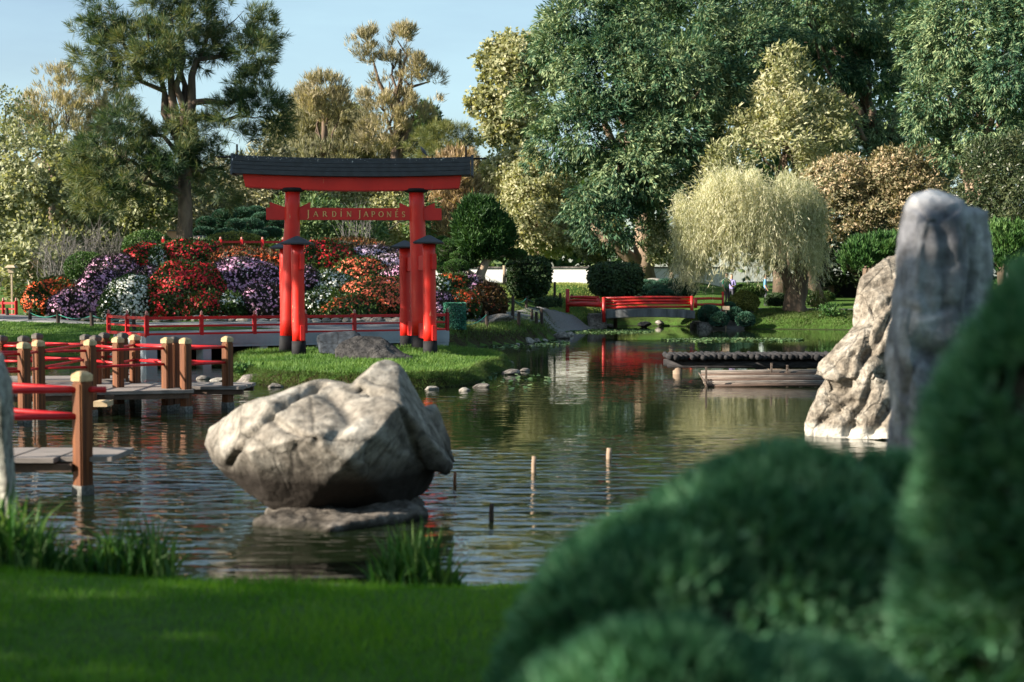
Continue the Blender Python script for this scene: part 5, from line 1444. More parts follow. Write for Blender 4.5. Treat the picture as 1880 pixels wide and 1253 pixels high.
def make_tree(name, label, lobes, base, mat, n_cl, cl_r, k, Ln, Wd, style, bark, trunk_w=.3, fork=.45, limbs=6, group=None, squash=.75, back=.25, extra=None, low=-.85, fill=.25, cat='tree', up=.3, lean=None, forks=None, limb_r=.35, gaps=0.0, gsc=.5):
    """base: (px,py,d) of the trunk's foot"""
    bp = P(*base); bp[2] = H(bp[0], bp[1]) - .1
    o = empty(name, bp, label, cat, group)
    C, D, cens, rad = crown_pts(lobes, n_cl, back, low, fill)
    if gaps:
        g = np.array([noise.noise(Vector(q) * gsc + Vector((base[0], 0, 0))) for q in C])
        kp = g > -.5 + gaps; C, D = C[kp], D[kp]
    n = len(C)
    # leaf twigs on the shell of every cluster
    m_ = k[0]
    dd = nrm(rng.normal(size=(n * m_, 3)) + np.repeat(D, m_, 0) * .7 + np.array((0, 0, up)))
    rr = cl_r * rng.uniform(.45, 1.15, (n * m_, 1)) * np.repeat(rng.uniform(.6, 1.3, (n, 1)), m_, 0)
    Pt = np.repeat(C, m_, 0) + dd * rr * np.array((1, 1, squash))
    DL = np.repeat(D, m_, 0); NF = DL * 1.1 + dd * .35 + np.array((0, 0, .25))      # leaves face out of the crown
    if style == 'broad':
        lv = twigs(Pt, dd + rng.normal(size=dd.shape) * .7, k[1], Ln, Wd, .6, NF, Ln * .5, nj=.5)
    elif style == 'feather':                          # drooping compound sprays
        d2 = nrm(dd * .8 + DL * .5 + np.array((0, 0, -.6)))
        lv = twigs(Pt, d2, k[1], Ln, Wd, .38, NF, Ln * .25, nj=.35)
    elif style == 'up':                               # upright feathery tufts
        d2 = nrm(dd * .55 + DL * .3 + np.array((0, 0, .9)))
        lv = twigs(Pt, d2, k[1], Ln, Wd, .28, NF, Ln * .18, nj=.6)
    elif style == 'tuft':                             # long needle bunches
        d2 = nrm(dd + DL * .4 + np.array((0, 0, .25)))
        lv = twigs(Pt, d2, k[1], Ln, Wd, .62, NF, .015, nj=.6)
    V_, Q_ = quads(lv)
    tag(put('crown', npmesh('crown', V_, Q_, mat), o), kind='stuff')
    mb = MB()
    top = np.mean([c for c in cens], 0) if lean is None else P(*lean)
    fk = bp + (top - bp) * fork; fk[:2] = bp[:2] + (top[:2] - bp[:2]) * fork * .5
    tr = limb_pts(bp, fk, 5, .03)
    mb.tube(tr, list(np.linspace(trunk_w * 1.25, trunk_w * .8, 6)), 12, .14)
    mb.tube(limb_pts(fk, top, 5, .06), list(np.linspace(trunk_w * .8, trunk_w * .2, 6)), 9, .12)
    idx = sorted(range(len(cens)), key=lambda i: -rad[i].prod())[:limbs]
    for i in idx:
        st = bp + (fk - bp) * rng.uniform(.75, 1.0) if rng.random() < .6 else fk + (top - fk) * rng.uniform(0, .5)
        mb.tube(limb_pts(st, cens[i], 5, .08, .03), list(np.linspace(trunk_w * limb_r * 1.3, trunk_w * .12, 6)), 7, .1)
        for _ in range(3):
            e = cens[i] + sphere_dirs(1)[0] * rad[i] * .9
            mb.tube(limb_pts(cens[i] + (st - cens[i]) * .15, e, 4, .08), list(np.linspace(trunk_w * .16, trunk_w * .03, 5)), 5)
    for pl, rd in (extra or []): mb.tube([P(*q) for q in pl], rd, 9, .12)
    put('trunk', mb.mesh('trunk', bark, True), o)
    return o

PINE = leaf_mat('long_needle_pine', (0.016, 0.045, 0.026), (0.05, 0.1, 0.045), (0.2, 0.21, 0.085), .3, .35)
CAS = leaf_mat('olive_casuarina', (0.12, 0.115, 0.07), (0.3, 0.27, 0.17), (0.52, 0.45, 0.3), .3, .4)
CASD = leaf_mat('grey_casuarina', (0.08, 0.09, 0.06), (0.2, 0.2, 0.12), (0.38, 0.36, 0.22), .3, .4)
PALEG = leaf_mat('pale_green_leaf', (0.07, 0.09, 0.04), (0.22, 0.25, 0.13), (0.46, 0.47, 0.3), .4, .4)
YELG = leaf_mat('yellow_green_leaf', (0.1, 0.12, 0.045), (0.3, 0.32, 0.16), (0.56, 0.54, 0.36), .4, .35)
DEEP = leaf_mat('deep_green_feather_leaf', (.011, .040, .025), (.040, .110, .055), (.27, .34, .17), .18, .3)
MIDG = leaf_mat('mid_green_leaf', (0.02, 0.055, 0.024), (0.06, 0.12, 0.045), (0.19, 0.26, 0.11), .35, .35)
COPPER = leaf_mat('copper_tipped_leaf', (0.05, 0.06, 0.03), (0.2, 0.19, 0.1), (0.55, 0.42, 0.28), .3, .45)
RUST = leaf_mat('rusty_conifer', (0.14, 0.1, 0.06), (0.36, 0.26, 0.15), (0.58, 0.45, 0.3), .3, .5)
DARKL = leaf_mat('dark_evergreen_leaf', (.007, .016, .008), (.018, .035, .014), (.05, .075, .03), .2, .5)
WIL = leaf_mat('willow_leaf', (0.2, 0.22, 0.13), (0.46, 0.47, 0.31), (0.74, 0.7, 0.52), .4, .5)

# big pine
make_tree('pine_tree', 'tall dark long needled pine towering over the left of the flower hill',
  [(175, 75, 40, 38, 57), (210, 40, 55, 42, 57), (270, 30, 60, 45, 57.5), (330, 45, 60, 50, 57), (400, 30, 60, 40, 58), (455, 60, 48, 42, 58), (430, 90, 55, 26, 58.5), (250, 95, 55, 40, 56.5), (180, 115, 42, 28, 57.5), (205, 140, 40, 22, 57.5),
   (300, 105, 45, 40, 55.5), (350, 100, 45, 32, 57.5), (270, 150, 40, 26, 57), (330, 130, 30, 26, 55.8),
   (475, 120, 26, 42, 57), (470, 175, 50, 34, 57), (460, 215, 60, 38, 57), (500, 235, 30, 36, 57.5), (340, 175, 22, 14, 55.8),
   (230, 235, 40, 34, 56.5), (210, 285, 60, 44, 56.5), (180, 330, 42, 50, 57), (250, 330, 70, 44, 56.5), (300, 270, 60, 36, 57), (345, 225, 36, 22, 56), (200, 375, 50, 28, 57), (390, 260, 60, 34, 57.5), (400, 310, 50, 44, 58), (380, 350, 40, 26, 58.5), (440, 275, 50, 30, 58), (330, 300, 40, 24, 56)],
  (340, 448, 57), PINE, 820, .42, (5, 30), .40, .021, 'tuft', MT['bark_pine'], .30, .45, 8, squash=.8, fill=.2, low=-.7, lean=(335, 60, 57), limb_r=.45, back=.35, gaps=.24, gsc=.6,
  extra=[([(344, 250, 57), (352, 190, 57), (352, 140, 57), (360, 110, 57), (400, 105, 57.5), (440, 95, 58)], [.22, .19, .15, .11, .09, .05]), ([(345, 190, 57), (380, 186, 56.8), (420, 190, 57), (460, 175, 57)], [.14, .12, .10, .05]),
         ([(345, 330, 57), (330, 260, 57), (316, 180, 57), (312, 110, 57), (300, 60, 57)], [.2, .18, .16, .12, .06]), ([(340, 300, 57), (300, 250, 57), (240, 240, 57)], [.12, .09, .04])])
# left: pale broadleaf mass
make_tree('broadleaf_tree', 'sunlit pale green broadleaf tree filling the left edge below the sky', [(60, 320, 110, 70, 66), (20, 400, 90, 70, 64), (120, 400, 90, 60, 65), (150, 330, 60, 50, 66), (60, 460, 80, 40, 62), (-40, 330, 70, 80, 66), (165, 450, 60, 30, 64), (10, 500, 60, 34, 60), (225, 415, 60, 40, 67), (110, 490, 60, 26, 61)],
  (60, 530, 66), PALEG, 620, .5, (9, 6), .22, .13, 'broad', MT['bark_light'], .3, .4, 7)
make_tree('broadleaf_tree', 'thin leaved pale tree behind the left edge, its twigs against the sky', [(10, 190, 40, 30, 80), (-20, 230, 50, 40, 80), (40, 230, 30, 26, 80)], (5, 500, 80), PALEG, 110, .5, (4, 4), .22, .12, 'broad', MT['twig'], .2, .6, 3, gaps=.2)
make_tree('casuarina_tree', 'olive brown feathery tree rising at the left edge of the sky', [(115, 165, 30, 34, 86), (95, 205, 34, 26, 86), (60, 215, 24, 24, 86), (130, 210, 26, 30, 86), (110, 250, 50, 30, 86), (50, 250, 30, 26, 87)], (100, 470, 86), CAS, 190, .55, (5, 12), .45, .045, 'up', MT['bark'], .25, .6, 5, gaps=.25, gsc=.8)
make_tree('casuarina_tree', 'olive brown feathery tree peeping left of the big pine', [(190, 185, 24, 40, 88), (215, 195, 20, 30, 88), (175, 235, 36, 30, 88), (220, 240, 34, 36, 88), (190, 275, 50, 30, 88)], (195, 470, 88), CAS, 170, .55, (5, 12), .45, .045, 'up', MT['bark'], .25, .6, 4, gaps=.25, gsc=.8)
# centre behind the gate
make_tree('casuarina_tree', 'small spiky olive tree on a bare stem in the centre left sky', [(590, 178, 26, 26, 92), (570, 190, 18, 22, 92), (612, 180, 14, 30, 92), (625, 195, 18, 16, 92), (590, 205, 20, 14, 92)], (594, 480, 92), CAS, 110, .5, (5, 12), .5, .045, 'up', MT['bark'], .2, .75, 4, extra=[([(594, 300, 92), (596, 240, 92), (594, 205, 92)], [.28, .2, .12]), ([(596, 228, 92), (615, 208, 92), (635, 200, 92)], [.14, .1, .05])])
make_tree('casuarina_tree', 'tall ragged casuarina standing alone against the sky behind the gate', [(672, 90, 22, 20, 90), (685, 100, 18, 22, 90), (680, 75, 12, 14, 90), (730, 75, 20, 24, 90), (722, 105, 20, 28, 90), (745, 60, 14, 10, 90), (755, 130, 32, 20, 90), (790, 142, 18, 12, 90), (715, 150, 26, 36, 90), (775, 120, 18, 20, 90), (700, 190, 36, 30, 90), (725, 210, 36, 40, 90), (680, 185, 18, 16, 90), (770, 200, 28, 16, 90), (790, 190, 12, 12, 90), (710, 245, 50, 34, 90), (760, 215, 30, 16, 90)],
  (722, 490, 90), CAS, 560, .42, (5, 13), .42, .04, 'up', MT['bark'], .32, .6, 8, limb_r=.4, lean=(735, 90, 90), gaps=.42, gsc=1.0, extra=[([(728, 240, 90), (740, 190, 90), (755, 160, 90), (790, 150, 90)], [.2, .15, .1, .04]), ([(722, 200, 90), (695, 150, 90), (685, 110, 90)], [.16, .12, .05])])
make_tree('casuarina_tree', 'wide olive brown feathery mass in the centre, behind the black roof beam', [(560, 260, 40, 40, 95), (610, 270, 50, 36, 95), (660, 280, 50, 40, 94), (570, 225, 30, 26, 95), (655, 240, 30, 24, 95), (620, 235, 26, 20, 95), (700, 290, 50, 36, 93), (750, 280, 40, 34, 94), (600, 300, 60, 30, 92), (540, 300, 40, 40, 94)], (640, 480, 94), CASD, 720, .5, (6, 11), .40, .05, 'up', MT['bark'], .3, .5, 6)
make_tree('pine_tree', 'yellow green young pine behind the right end of the roof beam', [(810, 262, 36, 26, 84), (840, 255, 22, 22, 84), (790, 280, 34, 26, 84), (855, 275, 22, 16, 84), (820, 300, 46, 30, 83)], (820, 480, 84), leaf_mat('yellow_pine', (.05, .075, .03), (.13, .16, .05), (.27, .26, .10), .3, .5), 230, .45, (5, 16), .42, .02, 'tuft', MT['bark'], .2, .5, 4)
make_tree('broadleaf_tree', 'grey green round topped tree far behind, between the big pine and the gate', [(545, 225, 26, 22, 110), (530, 250, 30, 26, 110), (640, 225, 40, 18, 112), (560, 215, 20, 14, 110)], (545, 480, 110), PALEG, 190, .7, (8, 5), .3, .2, 'broad', MT['bark'], .25, .5, 3)
make_tree('broadleaf_tree', 'blue green bushy tree at the right of the tall casuarina, low in the sky', [(778, 225, 18, 22, 97), (770, 245, 26, 18, 97), (800, 245, 20, 14, 97)], (780, 480, 97), MIDG, 90, .5, (7, 6), .3, .1, 'up', MT['bark'], .2, .5, 3)
make_tree('broadleaf_tree', 'mixed pale green broadleaf tree under the sign beam, behind the gate', [(700, 350, 60, 40, 80), (650, 370, 50, 40, 80), (720, 400, 46, 46, 79), (700, 440, 40, 26, 79), (600, 360, 50, 36, 80), (760, 360, 30, 40, 80)], (690, 470, 80), YELG, 520, .42, (9, 6), .19, .11, 'broad', MT['bark_light'], .22, .4, 6)
make_tree('broadleaf_tree', 'deep green shrubby tree seen through the gate on the left', [(590, 420, 50, 40, 66), (640, 430, 44, 36, 66), (560, 390, 40, 26, 68), (530, 440, 40, 26, 67), (770, 400, 26, 44, 76), (670, 420, 30, 28, 68)], (600, 470, 66), MIDG, 420, .4, (8, 6), .2, .09, 'broad', MT['bark'], .2, .4, 5)
make_tree('conifer_tree', 'rusty pinkish conifer right of the gate top', [(835, 330, 34, 40, 78), (820, 370, 36, 44, 78), (850, 380, 34, 50, 78), (800, 400, 26, 40, 78), (830, 430, 40, 36, 77), (790, 350, 24, 30, 79)], (830, 500, 78), RUST, 420, .45, (6, 9), .42, .05, 'up', MT['bark'], .22, .4, 5)
make_tree('broadleaf_tree', 'dark olive wood behind the left part of the flower hill', [(290, 370, 70, 60, 74), (420, 350, 60, 50, 76), (480, 370, 50, 50, 76), (250, 430, 50, 34, 72), (350, 400, 60, 50, 74), (500, 330, 40, 60, 78)], (330, 470, 75), CASD, 520, .6, (7, 7), .3, .1, 'broad', MT['bark'], .3, .4, 5)
make_tree('broadleaf_tree', 'pale leafed small tree left of the big pine trunk above the clipped dome', [(270, 385, 42, 20, 63), (255, 405, 24, 14, 63), (300, 370, 30, 14, 63)], (290, 450, 63), PALEG, 90, .38, (7, 6), .2, .12, 'broad', MT['bark_light'], .1, .5, 3)
# right half
make_tree('plane_tree', 'yellow green plane tree behind the left side of the big feathery tree', [(950, 115, 48, 40, 98), (915, 110, 26, 30, 98), (930, 165, 44, 44, 98), (905, 195, 36, 26, 98), (950, 210, 40, 40, 98), (925, 250, 34, 30, 98), (985, 130, 40, 40, 99), (890, 190, 20, 16, 98)],
  (960, 500, 98), YELG, 520, .55, (8, 6), .30, .22, 'broad', MT['bark_light'], .35, .45, 7, gaps=.08, squash=.9)
make_tree('broadleaf_tree', 'sunlit pale yellow broadleaf trees filling the middle between gate and big tree', [(950, 320, 60, 44, 92), (990, 360, 60, 50, 90), (940, 390, 50, 44, 92), (1000, 420, 66, 40, 88), (1050, 440, 50, 30, 88), (970, 440, 50, 26, 88), (910, 340, 40, 44, 93), (1080, 400, 40, 40, 90)], (985, 495, 90), YELG, 820, .55, (9, 6), .24, .15, 'broad', MT['bark_light'], .28, .35, 7)
make_tree('feathery_tree', 'huge blue green feathery leaved tree with a leaning trunk right of centre',
  [(1090, 60, 90, 60, 79), (1060, 130, 80, 70, 78), (1020, 200, 56, 60, 78), (1150, 40, 110, 60, 80), (1240, 60, 110, 80, 79), (1150, 140, 100, 80, 76.5), (1250, 160, 110, 80, 76), (1340, 110, 80, 80, 78), (1040, 270, 60, 50, 77), (1120, 240, 90, 60, 75.5), (1230, 250, 90, 60, 75.5),
   (1080, 330, 70, 50, 76), (1170, 320, 80, 56, 75.5), (1260, 320, 70, 40, 77), (1110, 390, 66, 44, 76.5), (1190, 380, 70, 44, 77), (1240, 400, 50, 36, 78), (1380, 60, 70, 60, 81), (1150, 430, 50, 22, 78), (1040, 80, 50, 50, 80), (1330, 200, 50, 50, 78)],
  (1180, 512, 80), DEEP, 2500, .75, (9, 8), .30, .075, 'feather', MT['bark_light'], .62, .35, 9, squash=.6, up=.35, lean=(1200, 150, 80), fill=.12, gaps=.20, gsc=.33, limb_r=.45,
  extra=[([(1180, 500, 80), (1150, 470, 79.5), (1110, 440, 79), (1080, 410, 79)], [.5, .38, .25, .14]), ([(1184, 480, 80), (1210, 430, 80), (1215, 380, 80)], [.4, .28, .2])])
make_tree('feathery_tree', 'dark feathery tree filling the upper right, sky glinting through its boughs',
  [(1480, 40, 90, 70, 84), (1560, 30, 80, 60, 84), (1640, 70, 60, 60, 85), (1520, 120, 50, 44, 85), (1600, 140, 50, 40, 85), (1450, 130, 50, 50, 86), (1560, 220, 60, 60, 86), (1630, 230, 60, 60, 86), (1480, 0, 90, 40, 83), (1700, 130, 50, 50, 84), (1590, 300, 70, 50, 86), (1680, 290, 70, 50, 86), (1420, 230, 40, 60, 87)],
  (1640, 520, 86), DEEP, 1300, .60, (8, 8), .30, .075, 'feather', MT['bark'], .45, .35, 10, squash=.6, fill=.3, gaps=.22, gsc=.35, lean=(1560, 80, 86), extra=[([(1640, 400, 86), (1600, 200, 86), (1560, 120, 86), (1500, 60, 86)], [.35, .26, .2, .1]), ([(1620, 300, 86), (1680, 200, 86), (1740, 120, 86)], [.2, .15, .08])])
make_tree('feathery_tree', 'near dark feathery tree with pale branchlets overhanging the right edge',
  [(1780, 60, 100, 90, 62), (1860, 120, 80, 90, 61), (1740, 180, 80, 50, 62), (1830, 220, 80, 60, 62), (1720, 80, 60, 60, 63), (1900, 20, 80, 80, 61), (1790, 280, 70, 40, 63), (1880, 270, 50, 40, 62), (1700, 230, 40, 30, 63)],
  (1790, 520, 63), DEEP, 1300, .46, (8, 8), .24, .055, 'feather', MT['bark_light'], .34, .4, 8, squash=.6, fill=.2, gaps=.1, gsc=.45, extra=[([(1790, 480, 63), (1782, 380, 63), (1790, 300, 63), (1800, 200, 63)], [.24, .2, .15, .1])])
make_tree('broadleaf_tree', 'sunlit pale yellow tree standing behind the willow top', [(1450, 130, 30, 34, 74), (1430, 165, 36, 30, 74), (1470, 190, 50, 36, 74), (1500, 215, 36, 44, 74), (1420, 220, 50, 36, 73.5), (1380, 260, 50, 36, 73.5), (1450, 265, 60, 40, 73), (1520, 270, 36, 40, 73.5), (1490, 310, 50, 30, 73), (1340, 290, 40, 24, 73), (1410, 150, 22, 16, 74), (1545, 215, 22, 18, 74), (1375, 225, 26, 18, 74)],
  (1445, 540, 74), YELG, 620, .42, (7, 6), .30, .09, 'broad', MT['bark'], .24, .4, 7, gaps=.44, gsc=1.0, squash=.9, up=.5, extra=[([(1445, 400, 74), (1440, 300, 74), (1442, 200, 74)], [.2, .15, .08])])
make_tree('photinia_tree', 'copper tipped bushy tree right of the willow', [(1540, 340, 56, 44, 68), (1600, 340, 56, 40, 68), (1650, 320, 50, 36, 67), (1680, 350, 50, 40, 67), (1560, 390, 50, 40, 68), (1620, 390, 50, 36, 67.5), (1520, 400, 40, 50, 69), (1700, 300, 36, 26, 67), (1500, 350, 36, 30, 70)],
  (1590, 540, 69), COPPER, 780, .36, (8, 6), .18, .075, 'broad', MT['bark'], .24, .4, 7, up=.6)
make_tree('laurel_tree', 'dark glossy evergreen at the far right edge behind the standing stone', [(1830, 310, 60, 50, 58), (1880, 360, 50, 60, 57), (1800, 370, 50, 50, 58), (1850, 410, 60, 40, 57), (1760, 400, 40, 40, 59), (1880, 290, 40, 40, 58)],
  (1840, 520, 58), leaf_mat('glossy_dark_leaf', (.012, .028, .012), (.035, .055, .022), (.10, .115, .055), .2, .6, .35), 560, .32, (8, 6), .17, .05, 'broad', MT['bark'], .2, .4, 5)
make_tree('broadleaf_tree', 'dark shaded wood behind and below the copper tipped tree', [(1560, 450, 60, 40, 76), (1650, 430, 60, 50, 76), (1480, 440, 50, 50, 78), (1400, 440, 60, 50, 80), (1720, 400, 50, 60, 76), (1560, 500, 50, 24, 78), (1640, 500, 60, 40, 75), (1760, 470, 60, 50, 74), (1850, 470, 60, 50, 74)],
  (1600, 560, 76), DARKL, 560, .5, (8, 6), .24, .11, 'broad', MT['bark'], .3, .35, 6)
make_tree('juniper_tree', 'bright green low juniper left of the standing stone above the pale crag', [(1600, 468, 36, 18, 34), (1630, 455, 30, 15, 34), (1575, 478, 22, 14, 34), (1645, 470, 26, 18, 34)], (1582, 560, 34), NEEDG, 170, .16, (8, 8), .14, .03, 'up', MT['bark_light'], .09, .5, 3, up=.8)
make_tree('juniper_tree', 'bright green juniper bush at the right edge behind the standing stone', [(1850, 445, 44, 26, 34), (1890, 440, 40, 30, 34), (1860, 475, 50, 22, 34)], (1860, 540, 34), NEEDG, 240, .18, (8, 8), .14, .03, 'up', MT['bark'], .09, .5, 3, up=.8)
make_tree('broadleaf_tree', 'small round leafy tree with a bare stem left of the willow', [(1225, 450, 30, 16, 76), (1240, 465, 30, 14, 76), (1215, 470, 20, 10, 76)], (1235, 513, 76), YELG, 90, .35, (7, 6), .2, .11, 'broad', MT['bark_light'], .13, .55, 3)
make_tree('broadleaf_tree', 'slim young tree standing behind the weeping shrub before the white wall', [(1098, 455, 30, 18, 80), (1110, 440, 26, 16, 80), (1085, 468, 20, 12, 80)], (1098, 502, 80), PALEG, 80, .4, (7, 6), .2, .11, 'broad', MT['bark'], .12, .6, 3)

# willow: hanging strands
wb = P(1462, 580, 63.5); wb[2] = H(wb[0], wb[1]) - .1
wl = empty('willow_tree', wb, 'pale golden weeping willow hanging over the far bank', 'tree')
n_ = 2100
u = rng.random(n_)
px = 1240 + 272 * rng.random(n_)
tt = (px - 1376) / 136
topy = 316 + 50 * np.abs(tt) ** 2.6 + 12 * np.sin(px * .045 + 1) + 7 * np.sin(px * .13) + rng.uniform(-8, 60, n_) * rng.random(n_) + np.where(rng.random(n_) < .35, rng.uniform(20, 110, n_), 0)
topy = topy + 8 * np.sin(px * .09)
boty = np.minimum(topy + rng.uniform(30, 120, n_), 496 + 12 * np.sin(px * .11) + rng.uniform(-22, 22, n_))
boty = np.where(px < 1300, np.minimum(boty + 25, 522 + rng.uniform(-26, 6, n_)), boty)
lng = rng.random(n_) < .14
boty = np.where(lng, np.minimum(boty + rng.uniform(10, 36, n_), 548), boty)
d_ = 63 + rng.uniform(-2.6, 2.2, n_) * np.sqrt(np.clip(1 - tt ** 2, .05, 1))
T_ = np.array([P(a, b, c) for a, b, c in zip(px, topy, d_)]); E_ = np.array([P(a + q, b, c) for a, b, c, q in zip(px, boty, d_, rng.normal(size=n_) * 11)])
E_[:, 2] = np.minimum(E_[:, 2], T_[:, 2] - .3)
ns = 13
ts = np.linspace(0, 1, ns)
Pt = (T_[:, None] * (1 - ts)[None, :, None] + E_[:, None] * ts[None, :, None]).reshape(-1, 3)
sway = np.repeat(rng.normal(size=(n_, 2)) * .10, ns, 0) * np.sin(np.tile(ts, n_) * 4)[:, None]
Pt[:, :2] += sway
D_ = np.repeat(nrm(E_ - T_), ns, 0)
V_, Q_ = quads(twigs(Pt, D_, 3, .22, .022, .42, None, .045))
# crown cap: sprays arching out
C, D, _, _ = crown_pts([(1350, 368, 80, 56, 63), (1420, 362, 70, 50, 63.5), (1290, 405, 56, 50, 62.6), (1465, 405, 50, 56, 63), (1380, 430, 110, 60, 63)], 420, .3, -.3)
Vc, _ = quads(twigs(C, nrm(D * .7 + np.array((0, 0, -.35))), 26, .26, .03, .6, None, .30))
V_ = np.concatenate([V_, Vc]); Q_ = np.arange(len(V_)).reshape(-1, 4)
tag(put('crown', npmesh('crown', V_, Q_, WIL), wl), kind='stuff')
mb = MB()
mb.tube([P(1462, 582, 63.5), P(1458, 560, 63.5), P(1462, 535, 63.5), P(1468, 505, 63.5)], [.64, .50, .46, .46], 14, .22)
mb.tube([P(1456, 530, 63.5), P(1446, 512, 63.5), P(1420, 470, 63.5), P(1380, 420, 63.5)], [.34, .26, .2, .1], 10, .15)
mb.tube([P(1468, 510, 63.5), P(1475, 470, 63.5), P(1440, 410, 63.5)], [.36, .25, .1], 10, .15)
mb.tube([P(1440, 500, 63.5), P(1360, 440, 63.2), P(1300, 400, 63.0)], [.2, .14, .06], 8, .15)
put('trunk', mb.mesh('trunk', MT['bark'], True), wl)
bt = empty('leaning_trunk', P(1500, 565, 71), 'dark leaning bare trunk right behind the willow trunk', 'tree')
mb = MB(); mb.tube([P(1503, 562, 71), P(1490, 520, 71), P(1478, 480, 71), P(1470, 400, 71)], [.42, .36, .32, .2], 12, .15); put('trunk', mb.mesh('trunk', MT['bark'], True), bt)
bt = empty('tree_trunk', P(1434, 555, 74), 'wide grey shaded trunk behind the willow curtain', 'tree')
mb = MB(); mb.tube([P(1434, 552, 74), P(1434, 500, 74), P(1430, 420, 74)], [.42, .38, .3], 14, .2); put('trunk', mb.mesh('trunk', MT['bark'], True), bt)

# bare grey twiggy shrubs on the left
def twiggy(px, py, w_, h_, d, n, label):
    b = P(px, py, d); b[2] = min(b[2], H(b[0], b[1]) + .4)
    o = empty('bare_shrub', b, label, 'shrub'); mb = MB()
    for i in range(n):
        a = rng.uniform(-1, 1); e = P(px + a * w_, py - h_ * rng.uniform(.5, 1) * (1 - .35 * a * a), d + rng.uniform(-1, 1))
        st = b + rng.normal(size=3) * np.array((M(w_ * .3, d), .4, 0))
        mid = (st + e) / 2 + rng.normal(size=3) * .15
        mb.tube([st, mid, e], [.025, .016, .006], 4)
        for k in range(5):
            s0 = mid + (e - mid) * rng.random(); mb.tube([s0, s0 + rng.normal(size=3) * .3 + (e - mid) * .35], [.010, .004], 3)
            s0 = st + (mid - st) * rng.random(); mb.tube([s0, s0 + rng.normal(size=3) * .3 + (e - mid) * .3], [.010, .004], 3)
    put('twigs', mb.mesh('twigs', MT['twig']), o)
twiggy(185, 478, 42, 66, 58, 36, 'bare grey twiggy shrub behind the left clipped dome')
twiggy(105, 480, 40, 55, 57.5, 34, 'bare grey twiggy shrub left of its taller twin')
twiggy(655, 452, 30, 80, 62, 16, 'thin pale bare stems seen through the gate above the lilac shrub')

# far woodland closing the view
def wood(name, label, x0, x1, d0, d1, topf, n, mat):
    x = rng.uniform(x0, x1, n); y = rng.uniform(d0, d1, n); tz = topf(x)
    z = 1.5 + (tz - 1.5) * rng.random(n) ** .55
    g = np.array([noise.noise(Vector((a * .14, c * .22, 0))) for a, c in zip(x, z)])
    y = y + g * 5
    C = np.column_stack([x, y, z]); D = np.tile(np.array((-.2, -.8, .4)), (n, 1))
    V_, Q_ = quads(twigs(C, D, 7, .85, .5, .9, D, .8))
    tag(put(name, npmesh(name, V_, Q_, mat), None), label, 'trees', None, 'stuff')
wood('far_woodland', 'distant olive woodland closing the view on the left', -70, -2, 116, 128, lambda x: 11 + 1.5 * np.sin(x * .3) + 1 * np.sin(x * .9 + 1) - 2.5 * (x > -12), 3800, CASD)
wood('far_woodland', 'distant green woodland closing the view on the right', -2, 80, 112, 124, lambda x: np.where(x < 8, 9.0, 26) + 2 * np.sin(x * .25), 5200, MIDG)
# ------------------------------------------------------------------ trees of the left bank outside the view: they stand between the low sun and the garden, bar the last
# label, x, y, crown bottom, crown top, rx, ry, clusters, material
def _off(tx, ty, tz0, tz1, t, rx, ry, n, label):
    """tree placed t metres towards the sun from the shaded spot (tx, ty), crown covering shade heights tz0..tz1"""
    h = np.array((SUNV[0], SUNV[1])); h = h / np.linalg.norm(h); te = math.tan(SUN_EL)
    return (label, tx + h[0] * t, ty + h[1] * t, tz0 + t * te, tz1 + t * te, rx, ry, n, MIDG)
OFF_TREES = [
 _off(-3.6, 33.0, 2.5, 7.0, 21, 3.0, 2.9, 900, 'tall high crowned tree on the left bank outside the view, level with the gate'),
 _off(-8, 38.5, -3.5, 5.5, 22, 3.5, 3.2, 200, 'first of the dense trees on the left bank outside the view, level with the landing'),
 _off(-8, 44, -3.5, 6.0, 23, 3.5, 3.6, 110, 'dense tree on the left bank outside the view, level with the hill foot'),
 _off(-8, 50, -3.0, 6.0, 24, 3.5, 3.6, 70, 'dense tree on the left bank outside the view, level with the hill crest'),
 _off(2.2, 6.6, -4.0, 4.5, 17, 3.2, 2.7, 250, 'broad tree left of the viewpoint outside the view, nearest the water'),
 _off(0.5, 2.0, -4.0, 4.5, 14, 3.5, 3.4, 210, 'broad tree left of the viewpoint outside the view, behind its neighbour'),
 ('wide unseen tree added behind the viewpoint to darken the near bushes', 3.0, -9.0, 1.0, 9.0, 9.0, 2.5, 900, MIDG),  # added out of view to cut the sky light from behind
]
# ------------------------------------------------------------------ white wall, hedge line, building
ww = empty('white_wall', (1.5, 71.5, 2.0), 'long low white wall glaring in the sun behind the meadow', 'wall')
def wall_run(px0, px1, d0, d1, ytop, h=None):
    a, b = P(px0, ytop, d0), P(px1, ytop, d1)
    z = (a[2] + b[2]) / 2; zb = 1.2
    m = MB(); m.bar((a[0], a[1], (z + zb) / 2), (b[0], b[1], (z + zb) / 2), .25, z - zb); put('wall_panel', m.mesh('wall_panel', MT['white'], False, .01), ww)
    m = MB(); m.bar((a[0], a[1], z + .05), (b[0], b[1], z + .05), .36, .09); put('coping', m.mesh('coping', MT['stone'], False, .01), ww)
wall_run(770, 1093, 71.5, 71, 493.5)
wall_run(1186, 1330, 88, 88.5, 493)
wp = empty('garden_post', P(926, 522, 68.5), 'pale wooden post standing in the meadow left of the dark squarish shrub', 'post')
m = MB(); q = P(926, 522, 68.5); m.tube([(q[0], q[1], H(q[0], q[1]) - .1), P(926, 488, 68.5)], [.09, .08], 10); put('post', m.mesh('post', MT['bark_light'], True), wp)
